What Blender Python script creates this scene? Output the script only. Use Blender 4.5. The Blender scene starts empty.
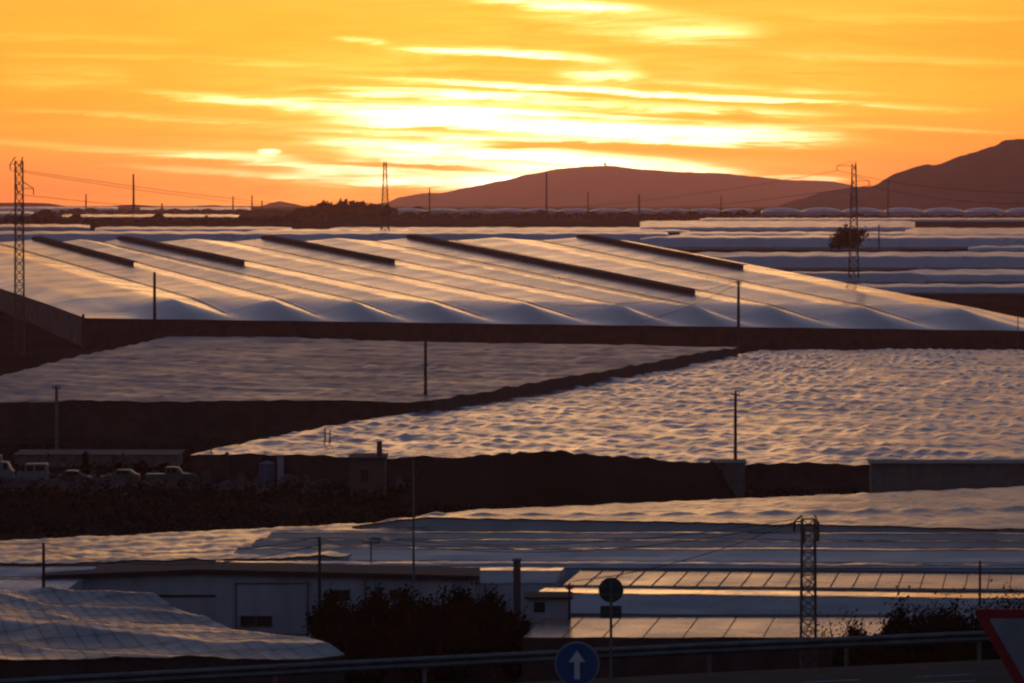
import bpy, bmesh, math, random
from mathutils import Vector, Matrix, noise
random.seed(7)
R = math.radians
sc = bpy.context.scene
COL = sc.collection

# ------------------------------------------------------------------ camera
ZC = 32.0
F = 150.0 / 36.0 * 1024.0
PITCH = math.atan((341.5 - 205.0) / F)
cam_d = bpy.data.cameras.new('camera'); cam = bpy.data.objects.new('camera', cam_d); COL.objects.link(cam)
cam_d.lens = 150.0; cam_d.sensor_width = 36.0; cam_d.clip_start = 0.5; cam_d.clip_end = 60000.0
cam.location = (0, 0, ZC); cam.rotation_euler = (math.pi/2 - PITCH, 0, 0)
sc.camera = cam

# ------------------------------------------------------------------ exposure
sc.view_settings.view_transform = 'Standard'; sc.view_settings.look = 'None'
sc.view_settings.gamma = 1.0; sc.view_settings.use_curve_mapping = False
sc.view_settings.exposure = 0.0
SUN_AZ = (480 - 512) / F          # radians to the right of +Y
SUN_EL = R(1.3)
HAZE_DENSITY = 5.8e-5
SKY_GAIN = 1.0

# ------------------------------------------------------------------ sky
world = bpy.data.worlds.new('World'); sc.world = world; world.use_nodes = True
def build_world():
    nt = world.node_tree; N = nt.nodes; L = nt.links; N.clear()
    def put(v, sock):
        if isinstance(v, (int, float)): sock.default_value = v
        else: L.new(v, sock)
    def M(op, a, b=0.0, c=0.0):
        n = N.new('ShaderNodeMath'); n.operation = op
        put(a, n.inputs[0]); put(b, n.inputs[1]); put(c, n.inputs[2]); return n.outputs[0]
    def mixc(f, a, b, mode='MIX'):
        n = N.new('ShaderNodeMix'); n.data_type = 'RGBA'; n.blend_type = mode
        put(f, n.inputs[0])
        for s, v in ((n.inputs[6], a), (n.inputs[7], b)):
            if isinstance(v, tuple): s.default_value = (*v, 1)
            else: L.new(v, s)
        return n.outputs[2]
    tc = N.new('ShaderNodeTexCoord'); sp = N.new('ShaderNodeSeparateXYZ'); L.new(tc.outputs['Generated'], sp.inputs[0])
    X, Y, Z = sp.outputs
    az = M('ARCTAN2', X, Y); el = M('ARCSINE', Z)
    k = F / 100.0
    u = M('MULTIPLY', az, k)      # units of 1.34 degrees across, from the view axis
    v = M('MULTIPLY', el, k)      # same units above the horizon
    # ---- height ramp, warm side
    t = M('SQRT', M('DIVIDE', M('MAXIMUM', el, 0.0), math.pi/2))
    def ramp(stops):
        r = N.new('ShaderNodeValToRGB'); cr = r.color_ramp; cr.interpolation = 'LINEAR'
        cr.elements[0].position = math.sqrt(stops[0][0]/90); cr.elements[0].color = (*stops[0][1], 1)
        cr.elements[1].position = math.sqrt(stops[-1][0]/90); cr.elements[1].color = (*stops[-1][1], 1)
        for d, c in stops[1:-1]:
            e = cr.elements.new(math.sqrt(d/90)); e.color = (*c, 1)
        L.new(t, r.inputs[0]); return r.outputs[0]
    warm = ramp([(0, (2.1, .60, .08)), (.6, (1.85, .64, .06)), (1.4, (1.38, .58, .04)), (2.6, (1.12, .50, .04)),
                 (5, (.74, .39, .18)), (7.5, (.57, .38, .25)), (9.5, (.235, .215, .23)), (12, (.10, .13, .215)), (40, (.058, .09, .17)), (90, (.03, .038, .07))])
    cool = ramp([(0, (.085, .085, .115)), (8, (.075, .09, .14)), (30, (.054, .074, .125)), (90, (.035, .046, .085))])
    wf = M('POWER', 2.718, M('MULTIPLY', -1.0, M('POWER', M('DIVIDE', az, R(48)), 2.0)))
    base = mixc(wf, cool, warm)
    side = M('MULTIPLY', M('MINIMUM', M('POWER', M('DIVIDE', M('ADD', u, .3), 5.2), 2.0), 1.0), M('POWER', 2.718, M('MULTIPLY', v, -.55)))
    base = mixc(side, base, mixc(1.0, base, (1.0, .72, .9), 'MULTIPLY'))
    # ---- cloud texture: long thin streaks
    def nz(su, sv, scale, detail, rough, seed, dist=0.0):
        c = N.new('ShaderNodeCombineXYZ'); put(M('MULTIPLY', u, su), c.inputs[0]); put(M('MULTIPLY', v, sv), c.inputs[1]); c.inputs[2].default_value = seed
        n = N.new('ShaderNodeTexNoise'); L.new(c.outputs[0], n.inputs['Vector']); n.inputs['Scale'].default_value = scale
        n.inputs['Detail'].default_value = detail; n.inputs['Roughness'].default_value = rough; n.inputs['Distortion'].default_value = dist
        return n.outputs['Fac']
    n1 = nz(.33, 2.2, 1.0, 5, .6, 3.1, .4)
    n2 = nz(.75, 8.0, 1.0, 9, .7, 9.7, .45)
    n3 = nz(.18, .9, 1.0, 3, .5, 17.0, .2)
    warp = M('MULTIPLY', M('SUBTRACT', n2, .5), .20)
    warp2 = M('MULTIPLY', M('SUBTRACT', n1, .5), .10)
    vw = M('ADD', M('ADD', v, warp), warp2)
    # ---- bright rifts where the low sun breaks through (px x, px row, half length, half height, amp, tilt)
    S = [(560, 5, 80, 4, 1.2, .05), (640, 22, 110, 10, .35, .05), (700, 36, 60, 8, .45, .02), (500, 54, 95, 3.2, 1.4, .05),
         (600, 74, 42, 9, .9, .02), (360, 41, 26, 2, .6, .03), (620, 92, 230, 2.4, 1.4, .055), (440, 94, 120, 3.0, 1.3, .03), (620, 104, 200, 3, .55, .05),
         (380, 107, 150, 6, .9, .05), (500, 119, 150, 10, 1.9, .03), (690, 133, 140, 7, 1.5, .03), (560, 134, 160, 9, 1.0, .02), (270, 151, 11, 2.2, 1.6, .0),
         (430, 143, 120, 6, 1.5, .06), (480, 155, 120, 8, 1.6, .03), (330, 163, 150, 4, .8, .07), (440, 176, 130, 8, 1.7, .03), (620, 163, 110, 5.5, 1.5, .06),
         (560, 172, 110, 9, 1.0, .0), (800, 178, 45, 2.5, .8, .03), (70, 78, 60, 9, .16, .0), (230, 100, 90, 3, .45, .07), (860, 105, 120, 3, .22, .05), (120, 150, 160, 2.5, .22, .07),
         (180, 60, 150, 2.2, .16, .03), (60, 40, 120, 3, .12, .02), (900, 60, 140, 3, .16, .04), (880, 128, 120, 2.5, .3, .05), (760, 88, 120, 2, .3, .05), (930, 20, 120, 4, .12, .02), (150, 118, 120, 2, .25, .05), (230, 172, 110, 2.5, .4, .05), (620, 45, 330, 60, .10, .0), (500, 135, 330, 60, .18, .0)]
    tot = None
    for (px, py, hw, hh, amp, tilt) in S:
        u0 = (px - 512) / 100.0; v0 = (205 - py) / 100.0
        du = M('SUBTRACT', u, u0)
        dv = M('SUBTRACT', M('MULTIPLY_ADD', du, tilt, vw), v0)
        e = M('ADD', M('POWER', M('ABSOLUTE', M('DIVIDE', du, hw/100.0)), 3.0), M('POWER', M('DIVIDE', dv, hh*1.35/100.0), 2.0))
        g = M('MULTIPLY', M('POWER', 2.718, M('MULTIPLY', M('POWER', e, 1.5), -1.0)), amp*1.15)
        tot = g if tot is None else M('ADD', tot, g)
    # dark cloud bars lying across the glow
    D = [(470, 132, 120, 2.2, .6, .04), (620, 122, 130, 2.0, .6, .04), (330, 97, 130, 2.2, .5, .04), (520, 161, 80, 1.8, .55, .05), (700, 118, 160, 2.2, .7, .05), (640, 148, 190, 4.5, .95, .035), (430, 105, 170, 2.2, .5, .02), (360, 137, 90, 3, .55, .05), (400, 166, 110, 3.0, .85, .06), (560, 65, 120, 4, .4, .05), (560, 83, 200, 4, .4, .05), (640, 99, 220, 1.8, .5, .05), (500, 148, 50, 2, .5, .0)]
    dk = None
    for (px, py, hw, hh, amp, tilt) in D:
        u0 = (px - 512) / 100.0; v0 = (205 - py) / 100.0
        du = M('SUBTRACT', u, u0)
        dv = M('SUBTRACT', M('MULTIPLY_ADD', du, tilt, vw), v0)
        e = M('ADD', M('POWER', M('ABSOLUTE', M('DIVIDE', du, hw/100.0)), 3.0), M('POWER', M('DIVIDE', dv, hh*1.25/100.0), 2.0))
        g = M('MULTIPLY', M('POWER', 2.718, M('MULTIPLY', M('POWER', e, 1.5), -1.0)), amp*1.15)
        dk = g if dk is None else M('ADD', dk, g)
    keep = M('SUBTRACT', 1.0, M('MINIMUM', dk, .97))
    glow = M('MULTIPLY', tot, keep)
    tex = M('MULTIPLY', M('MULTIPLY', glow, M('MULTIPLY_ADD', M('POWER', 2.718, M('MULTIPLY', v, -1.6)), .9, .9)), M('MINIMUM', M('MAXIMUM', M('MULTIPLY_ADD', n2, 4.2, -1.05), .35), 1.5))
    lowf = M('POWER', 2.718, M('MULTIPLY', v, -.10))                    # streak contrast only near the horizon
    mod = M('MULTIPLY_ADD', M('SUBTRACT', M('MULTIPLY_ADD', n1, .5, M('MULTIPLY_ADD', n3, .3, M('MULTIPLY', n2, .2))), .5), M('MULTIPLY', lowf, 1.1), 1.0)
    colm = N.new('ShaderNodeVectorMath'); colm.operation = 'SCALE'; L.new(base, colm.inputs[0]); L.new(mod, colm.inputs[3])
    gl = mixc(M('MINIMUM', M('MULTIPLY', tex, .8), 1.0), (1.0, .62, .12), (1.0, .93, .55))
    glv = N.new('ShaderNodeVectorMath'); glv.operation = 'SCALE'; L.new(gl, glv.inputs[0]); L.new(tex, glv.inputs[3])
    add = N.new('ShaderNodeVectorMath'); add.operation = 'ADD'; L.new(colm.outputs[0], add.inputs[0]); L.new(glv.outputs[0], add.inputs[1])
    bg = N.new('ShaderNodeBackground'); L.new(add.outputs[0], bg.inputs[0]); bg.inputs[1].default_value = SKY_GAIN
    # the clear air behind the clouds
    ns = N.new('ShaderNodeTexSky'); ns.sky_type = 'NISHITA'; ns.sun_disc = False
    ns.sun_elevation = SUN_EL; ns.sun_rotation = SUN_AZ; ns.dust_density = 3.0
    bg2 = N.new('ShaderNodeBackground'); L.new(ns.outputs[0], bg2.inputs[0]); bg2.inputs[1].default_value = 0.02
    ad = N.new('ShaderNodeAddShader'); L.new(bg.outputs[0], ad.inputs[0]); L.new(bg2.outputs[0], ad.inputs[1])
    out = N.new('ShaderNodeOutputWorld'); L.new(ad.outputs[0], out.inputs['Surface'])
build_world()

# ------------------------------------------------------------------ sun behind the cloud bank
sun_d = bpy.data.lights.new('sun', 'SUN'); sun = bpy.data.objects.new('sun', sun_d); COL.objects.link(sun)
sun_d.energy = 0.05; sun_d.angle = R(12); sun_d.color = (1.0, .55, .25)
sdir = Vector((math.sin(SUN_AZ)*math.cos(SUN_EL), math.cos(SUN_AZ)*math.cos(SUN_EL), math.sin(SUN_EL)))
sun.rotation_euler = sdir.to_track_quat('Z', 'Y').to_euler()
sun.location = (0, 0, 200)

# ================================================================== helpers
cp, sp_ = math.cos(PITCH), math.sin(PITCH)
def P(px, py, Y):
    """point of the place seen at a pixel, at a chosen distance Y"""
    dx = (px - 512) / F; dz = -(py - 341.5) / F
    t = Y / (cp + sp_ * dz)
    return Vector((t * dx, Y, ZC + t * (-sp_ + cp * dz)))
PROF = [(-400, -12.6), (60, -12.3), (119, -12.4), (135, -18), (170, -25), (230, -30), (310, -31.6), (360, -31.0), (385, -30.4), (430, -29.4),
        (600, -28.8), (700, -28.0), (800, -27.0), (870, -23.4), (1000, -18.3), (1110, -13.5), (1350, -11.5), (2000, -9.6), (3000, -7.5),
        (5000, -5.0), (9000, -4.0), (15500, -3.6), (40000, -3.4)]
def Gz(Y):
    for (a, za), (b, zb) in zip(PROF, PROF[1:]):
        if Y <= b: return ZC + za + (zb - za) * max(0.0, (Y - a)) / (b - a)
    return ZC + PROF[-1][1]
def Yof(row, h=0.0, lo=130.0, hi=15000.0):
    """distance at which something h above the ground shows at this row"""
    def r(Y): return P(512, row, Y).z - (Gz(Y) + h)
    a, b = lo, hi
    for _ in range(60):
        m = (a + b) / 2
        if r(m) > 0: a = m
        else: b = m
    return (a + b) / 2
def on_ground(px, row, lo=130.0):
    Y = Yof(row, 0, lo); p = P(px, row, Y); return p

class MB:
    def __init__(s): s.v = []; s.f = []; s.smooth = False
    def add(s, vs, fs):
        o = len(s.v); s.v += [tuple(v) for v in vs]; s.f += [tuple(i + o for i in f) for f in fs]; return s
    def box(s, c, d, rz=0.0, M=None):
        x, y, z = d[0]/2, d[1]/2, d[2]/2
        vs = [Vector((a, b, e)) for e in (-z, z) for a, b in ((-x, -y), (x, -y), (x, y), (-x, y))]
        rot = Matrix.Rotation(rz, 3, 'Z') if M is None else M
        vs = [rot @ v + Vector(c) for v in vs]
        return s.add(vs, [(0, 3, 2, 1), (4, 5, 6, 7), (0, 1, 5, 4), (1, 2, 6, 5), (2, 3, 7, 6), (3, 0, 4, 7)])
    def bar(s, a, b, r, n=4, r2=None):
        a, b = Vector(a), Vector(b); d = b - a
        if d.length < 1e-6: return s
        d.normalize(); q = d.cross(Vector((0, 0, 1)))
        if q.length < .01: q = d.cross(Vector((0, 1, 0)))
        q.normalize(); w = d.cross(q); r2 = r if r2 is None else r2
        vs = []
        for c, rr in ((a, r), (b, r2)):
            for i in range(n):
                t = 2*math.pi*(i+.5)/n; vs.append(c + q*rr*math.cos(t) + w*rr*math.sin(t))
        fs = [(i, (i+1) % n, n+(i+1) % n, n+i) for i in range(n)] + [tuple(range(n))[::-1], tuple(range(n, 2*n))]
        return s.add(vs, fs)
    def tube(s, pts, r, n=4):
        for a, b in zip(pts, pts[1:]): s.bar(a, b, r, n)
        return s
    def disc(s, c, r, th, n=40, axis='y'):
        vs = []
        for dy in (-th/2, th/2):
            for i in range(n):
                t = 2*math.pi*i/n; vs.append((c[0]+r*math.cos(t), c[1]+dy, c[2]+r*math.sin(t)))
        return s.add(vs, [(i, (i+1) % n, n+(i+1) % n, n+i) for i in range(n)] + [tuple(range(n))[::-1], tuple(range(n, 2*n))])
    def poly(s, pts, y0, y1):
        """outline in x,z extruded along y"""
        n = len(pts); vs = [(x, y0, z) for x, z in pts] + [(x, y1, z) for x, z in pts]
        return s.add(vs, [(i, (i+1) % n, n+(i+1) % n, n+i) for i in range(n)] + [tuple(range(n))[::-1], tuple(range(n, 2*n))])
    def build(s, name, mat, parent=None, smooth=False, loc=None, bevel=0.0):
        me = bpy.data.meshes.new(name)
        off = Vector((0, 0, 0))
        if parent is not None: off = Vector(parent.get('_o', (0, 0, 0)))
        elif loc is not None: off = Vector(loc)
        me.from_pydata([(v[0]-off[0], v[1]-off[1], v[2]-off[2]) for v in s.v], [], s.f); me.update()
        me.materials.append(mat)
        if smooth: me.polygons.foreach_set('use_smooth', [True]*len(me.polygons))
        o = bpy.data.objects.new(name, me); COL.objects.link(o)
        if parent is not None: o.parent = parent; o['_o'] = tuple(off)
        elif loc is not None: o.location = loc
        if bevel:
            m = o.modifiers.new('bevel', 'BEVEL'); m.width = bevel; m.segments = 2
        return o
def tag(o, label=None, cat=None, group=None, kind=None):
    if label: o['label'] = label
    if cat: o['category'] = cat
    if group: o['group'] = group
    if kind: o['kind'] = kind
    return o
def thing(name, label, cat, loc, group=None):
    o = bpy.data.objects.new(name, None); COL.objects.link(o); o.location = loc; o.empty_display_size = .5
    o['_o'] = tuple(loc)
    return tag(o, label, cat, group)

# ================================================================== materials
def mat(name, col, rough=.8, col2=None, nscale=1.0, bump=0.0, bscale=4.0, spec=.5, metal=0.0, stretch=(1, 1, 1), rvar=0.0, detail=5.0, ramp=(.35, .65)):
    m = bpy.data.materials.new(name); m.use_nodes = True; nt = m.node_tree; N = nt.nodes; L = nt.links
    b = N['Principled BSDF']; b.inputs['Base Color'].default_value = (*col, 1); b.inputs['Roughness'].default_value = rough
    b.inputs['Metallic'].default_value = metal; b.inputs['Specular IOR Level'].default_value = spec
    tc = N.new('ShaderNodeTexCoord'); mp = N.new('ShaderNodeMapping'); L.new(tc.outputs['Object'], mp.inputs[0]); mp.inputs['Scale'].default_value = stretch
    n = N.new('ShaderNodeTexNoise'); L.new(mp.outputs[0], n.inputs['Vector']); n.inputs['Scale'].default_value = nscale; n.inputs['Detail'].default_value = detail; n.inputs['Roughness'].default_value = .6
    if col2:
        r = N.new('ShaderNodeValToRGB'); r.color_ramp.elements[0].position = ramp[0]; r.color_ramp.elements[1].position = ramp[1]
        r.color_ramp.elements[0].color = (*col, 1); r.color_ramp.elements[1].color = (*col2, 1)
        L.new(n.outputs['Fac'], r.inputs[0]); L.new(r.outputs[0], b.inputs['Base Color'])
    if rvar:
        mr = N.new('ShaderNodeMapRange'); L.new(n.outputs['Fac'], mr.inputs[0]); mr.inputs[1].default_value = .3; mr.inputs[2].default_value = .7
        mr.inputs[3].default_value = max(.02, rough-rvar); mr.inputs[4].default_value = rough+rvar; L.new(mr.outputs[0], b.inputs['Roughness'])
    if bump:
        n2 = N.new('ShaderNodeTexNoise'); L.new(mp.outputs[0], n2.inputs['Vector']); n2.inputs['Scale'].default_value = bscale; n2.inputs['Detail'].default_value = 3
        bp = N.new('ShaderNodeBump'); bp.inputs['Strength'].default_value = 1.0; bp.inputs['Distance'].default_value = bump; L.new(n2.outputs['Fac'], bp.inputs['Height']); L.new(bp.outputs[0], b.inputs['Normal'])
    return m
M = {}
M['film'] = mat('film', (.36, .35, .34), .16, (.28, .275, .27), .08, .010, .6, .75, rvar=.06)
M['film_clear'] = mat('film_clear', (.46, .47, .50), .16, (.36, .36, .38), .05, .012, .5, .5, rvar=.05)
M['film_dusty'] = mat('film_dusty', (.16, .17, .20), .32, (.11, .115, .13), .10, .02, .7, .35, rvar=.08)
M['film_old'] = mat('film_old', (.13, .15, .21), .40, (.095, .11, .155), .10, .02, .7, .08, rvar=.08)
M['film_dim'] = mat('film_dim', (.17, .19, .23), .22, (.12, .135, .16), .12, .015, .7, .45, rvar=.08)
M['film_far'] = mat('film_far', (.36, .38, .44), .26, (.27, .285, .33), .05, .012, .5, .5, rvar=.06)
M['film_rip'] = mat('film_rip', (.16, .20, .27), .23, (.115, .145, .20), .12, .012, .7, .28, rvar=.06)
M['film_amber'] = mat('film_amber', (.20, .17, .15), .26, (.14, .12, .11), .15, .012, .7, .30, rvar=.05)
M['film_wall'] = mat('film_wall', (.46, .50, .56), .5, (.33, .36, .41), .25, .02, 1.0, .4)
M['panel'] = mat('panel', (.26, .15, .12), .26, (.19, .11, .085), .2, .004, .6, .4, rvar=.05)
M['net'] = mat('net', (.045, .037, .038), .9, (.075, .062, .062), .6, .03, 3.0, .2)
M['net_pale'] = mat('net_pale', (.15, .14, .14), .85, (.09, .08, .08), .4, .03, 3.0, .2)
M['vent'] = mat('vent', (.035, .022, .020), .9, (.055, .035, .03), 1.0, .0, 3.0, .15)
M['soil'] = mat('soil', (.021, .017, .016), .95, (.048, .040, .037), .05, .15, .6, .0, detail=9)
M['asphalt'] = mat('asphalt', (.045, .045, .047), .9, (.065, .063, .062), .8, .004, 30.0, .08)
M['paint'] = mat('paint', (.45, .45, .43), .8, (.12, .12, .12), 2.0)
M['wood'] = mat('wood', (.045, .03, .022), .85, (.07, .05, .038), 2.0, stretch=(4, 4, .4))
M['concrete'] = mat('concrete', (.20, .185, .17), .85, (.13, .12, .11), 1.2, .01, 6.0)
M['steel'] = mat('steel', (.11, .095, .09), .6, (.16, .13, .11), 2.0, metal=.4)
M['steel_red'] = mat('steel_red', (.12, .045, .035), .7, (.15, .08, .06), 1.0, metal=.0)
M['galv'] = mat('galv', (.17, .17, .17), .5, (.11, .105, .10), 1.5, metal=.5)
M['wire'] = mat('wire', (.03, .027, .025), .6, metal=.3)
M['leaf'] = mat('leaf', (.012, .015, .011), .9, (.026, .030, .020), 1.2, spec=.0)
M['leaf_dry'] = mat('leaf_dry', (.02, .018, .014), .9, (.042, .036, .028), .7, spec=.15)
M['bark'] = mat('bark', (.05, .038, .03), .9, (.08, .06, .045), 3.0)
M['plaster'] = mat('plaster', (.44, .46, .53), .9, (.31, .32, .37), .5, .01, 3.0, stretch=(1, 1, .18))
M['plaster_dark'] = mat('plaster_dark', (.15, .11, .10), .9, (.10, .075, .07), .6, .01, 3.0)
M['roofing'] = mat('roofing', (.05, .032, .028), .85, (.035, .024, .022), .5, .02, 2.0)
M['dark'] = mat('dark', (.012, .011, .012), .7)
M['sign_back'] = mat('sign_back', (.07, .07, .075), .55, (.05, .05, .055), 5.0, metal=.3)
M['sign_blue'] = mat('sign_blue', (.025, .085, .24), .5, (.02, .07, .2), 3.0)
M['sign_white'] = mat('sign_white', (.65, .65, .67), .5, (.55, .55, .56), 3.0)
M['sign_grey'] = mat('sign_grey', (.30, .30, .32), .6, (.22, .22, .235), 3.0)
M['sign_red'] = mat('sign_red', (.34, .014, .018), .5, (.28, .012, .015), 3.0)
M['car_white'] = mat('car_white', (.19, .22, .24), .4, (.14, .165, .18), 1.0)
M['car_green'] = mat('car_green', (.06, .10, .085), .4, (.045, .08, .065), 1.0)
M['car_dark'] = mat('car_dark', (.04, .05, .06), .35, (.03, .035, .045), 1.0)
M['tarp_blue'] = mat('tarp_blue', (.05, .12, .20), .5, (.04, .09, .15), .8)
M['glass'] = mat('glass', (.02, .025, .03), .12)
M['rubber'] = mat('rubber', (.02, .02, .02), .85)
M['ceramic'] = mat('ceramic', (.12, .09, .07), .35)
M['mountain'] = mat('mountain', (.055, .045, .045), .95, (.085, .065, .06), .004, 0, 1, .1, detail=8)
M['mountain_dark'] = mat('mountain_dark', (.035, .034, .04), .95, (.06, .052, .055), .006, 0, 1, .1, detail=8)

# ================================================================== ground and hills
def lerp(a, b, t): return a + (b - a) * t
def build_ground():
    ys = []; y = -390.0
    while y < 84: ys.append(y); y += 30
    ys += [86 + 1.5*k for k in range(33)] + [138, 142, 150, 160]
    y = 170.0
    while y < 1400: ys.append(y); y += 6
    while y < 15400: ys.append(y); y *= 1.035
    ys.append(15450)
    xs = []
    x = 0.0; st = 3.0
    while x < 8700:
        xs.append(x)
        if x > 240: st *= 1.16
        x += st
    xs.append(8700)
    xs = [-a for a in xs[::-1]][:-1] + xs
    m = MB(); nx = len(xs)
    for yy in ys:
        g = Gz(yy)
        for xx in xs:
            a = 0.0
            if yy > 122:
                a = .45 * min(1, (yy-122)/40)
                if 392 < yy < 440: a = .9
                if yy < 130: a = .05
                if yy > 1400: a = .5
            h = (noise.noise((xx*.03, yy*.03, 0)) + .5*noise.noise((xx*.12, yy*.12, 3))) * a - .25*a
            edge = 109.1 + .47*max(-22, min(14, xx)) + 1.3                # the bank drops away just behind the guardrail
            if yy > edge: g = min(g, ZC - 12.4 - .55*(yy-edge)) if yy < 170 else g
            if yy < 170: g = max(g, min(Gz(170), Gz(yy))); h *= min(1, max(.1, (yy-edge-2)/20))
            m.v.append((xx, yy, g + h))
    for j in range(len(ys)-1):
        for i in range(nx-1):
            k = j*nx + i; m.f.append((k, k+1, k+1+nx, k+nx))
    tag(m.build('ground', M['soil'], smooth=True), kind='structure')
build_ground()

def mountain(name, pts, Y, depth, mt, seed, foot=206.5):
    """ridge with real depth: the outline is the crest, the flanks fall to the plain on both sides with gullies"""
    xs = []; n = 150
    x0, x1 = pts[0][0], pts[-1][0]
    def row(x):
        for (a, ra), (b, rb) in zip(pts, pts[1:]):
            if x <= b:
                t = (x-a)/(b-a); t = t*t*(3-2*t)*.5 + t*.5; return ra + (rb-ra)*t
        return pts[-1][1]
    m = MB(); rows = 26
    gz = Gz(Y) - 6
    for j in range(rows+1):
        s = -1 + 2*j/rows
        for i in range(n+1):
            px = x0 + (x1-x0)*i/n
            p = P(px, row(px), Y); H = max(p.z - gz, 2.0)
            fall = max(0.0, 1-abs(s))**.85 if abs(s) > 1e-6 else 1.0
            gul = noise.noise((px*.035 + seed, s*2.2, seed)) * .16 * math.sin(math.pi*min(1, abs(s)*1.0))
            h = H*(fall + gul) + (noise.noise((px*.15, s*9, seed))*H*.02)
            m.v.append((p.x*(1+s*depth/Y*.3), Y + s*depth, gz + h))
    for j in range(rows):
        for i in range(n):
            k = j*(n+1)+i; m.f.append((k, k+1, k+n+2, k+n+1))
    o = m.build(name, mt, smooth=True); tag(o, kind='structure'); return o
mountain('hills', [(330, 209), (385, 203), (400, 197), (425, 193), (440, 193), (470, 187), (500, 181), (530, 174), (560, 168.5), (590, 166), (608, 165.5), (640, 169), (680, 172), (720, 173),
                   (750, 176), (790, 180), (830, 181), (870, 189), (910, 198), (980, 208)], 13500, 1300, M['mountain'], 2.0)
mountain('mountain', [(770, 208), (800, 199), (825, 191.5), (850, 188), (872, 186), (898, 172.5), (915, 167), (927, 164), (934, 165.5), (964, 155), (991, 147), (1006, 140), (1024, 138.5), (1060, 137),
                      (1120, 143), (1200, 160), (1300, 185), (1380, 207)], 5200, 600, M['mountain_dark'], 5.0)
mountain('hills', [(-120, 207), (-40, 203.5), (20, 202.5), (45, 203), (70, 206.5), (110, 206), (130, 204.5), (150, 205.5), (170, 207.5)], 6000, 400, M['mountain'], 8.0)
mountain('hills', [(235, 208), (262, 206), (272, 202.5), (280, 201), (290, 203), (305, 206), (330, 208)], 10500, 500, M['mountain'], 11.0)
mountain('hills', [(180, 208), (200, 205.5), (215, 205), (230, 207), (250, 208)], 9500, 400, M['mountain'], 13.0)

# ================================================================== greenhouses
def tri(t):
    t = t - math.floor(t); return 1 - abs(2*t - 1)
def skirt(m, top, drop=.3):
    """vertical sheet from an edge polyline down to the soil"""
    o = len(m.v)
    for p in top: m.v.append((p[0], p[1], p[2]-.02)); m.v.append((p[0], p[1], min(Gz(p[1]) - .6, p[2]-.5)))
    for i in range(len(top)-1): m.f.append((o+2*i, o+2*i+2, o+2*i+3, o+2*i+1))
def roof_house(name, label, corners, nu, nv, hf, rm, wm, group='plastic greenhouses on the plain', smooth=True, vpow=1.0):
    FL, FR, BR, BL = corners
    def S(u, v): return FL.lerp(FR, u).lerp(BL.lerp(BR, u), v)
    loc = (FL.x, FL.y, Gz(FL.y)); t = thing(name, label, 'greenhouse', loc, group)
    m = MB(); grid = []
    for j in range(nv+1):
        for i in range(nu+1):
            vv = (j/nv)**vpow; p = S(i/nu, vv); h = hf(i/nu, vv, p); m.v.append((p.x, p.y, p.z + h))
    for j in range(nv):
        for i in range(nu):
            k = j*(nu+1)+i; m.f.append((k, k+1, k+nu+2, k+nu+1))
    V = m.v
    w = MB(); skirt(w, [V[i] for i in range(nu+1)]); skirt(w, [V[j*(nu+1)+nu] for j in range(nv+1)])
    skirt(w, [V[nv*(nu+1)+i] for i in range(nu, -1, -1)]); skirt(w, [V[j*(nu+1)] for j in range(nv, -1, -1)])
    if isinstance(rm, str): rm = M[rm]
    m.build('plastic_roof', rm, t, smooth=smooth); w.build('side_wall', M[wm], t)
    # timber edge rail along the front eave
    e = MB(); e.tube([Vector(V[i]) + Vector((0, -.08, -.06)) for i in range(0, nu+1, max(1, nu//60))], .07); e.build('eave_rail', M['wood'], t)
    return t, V

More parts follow.
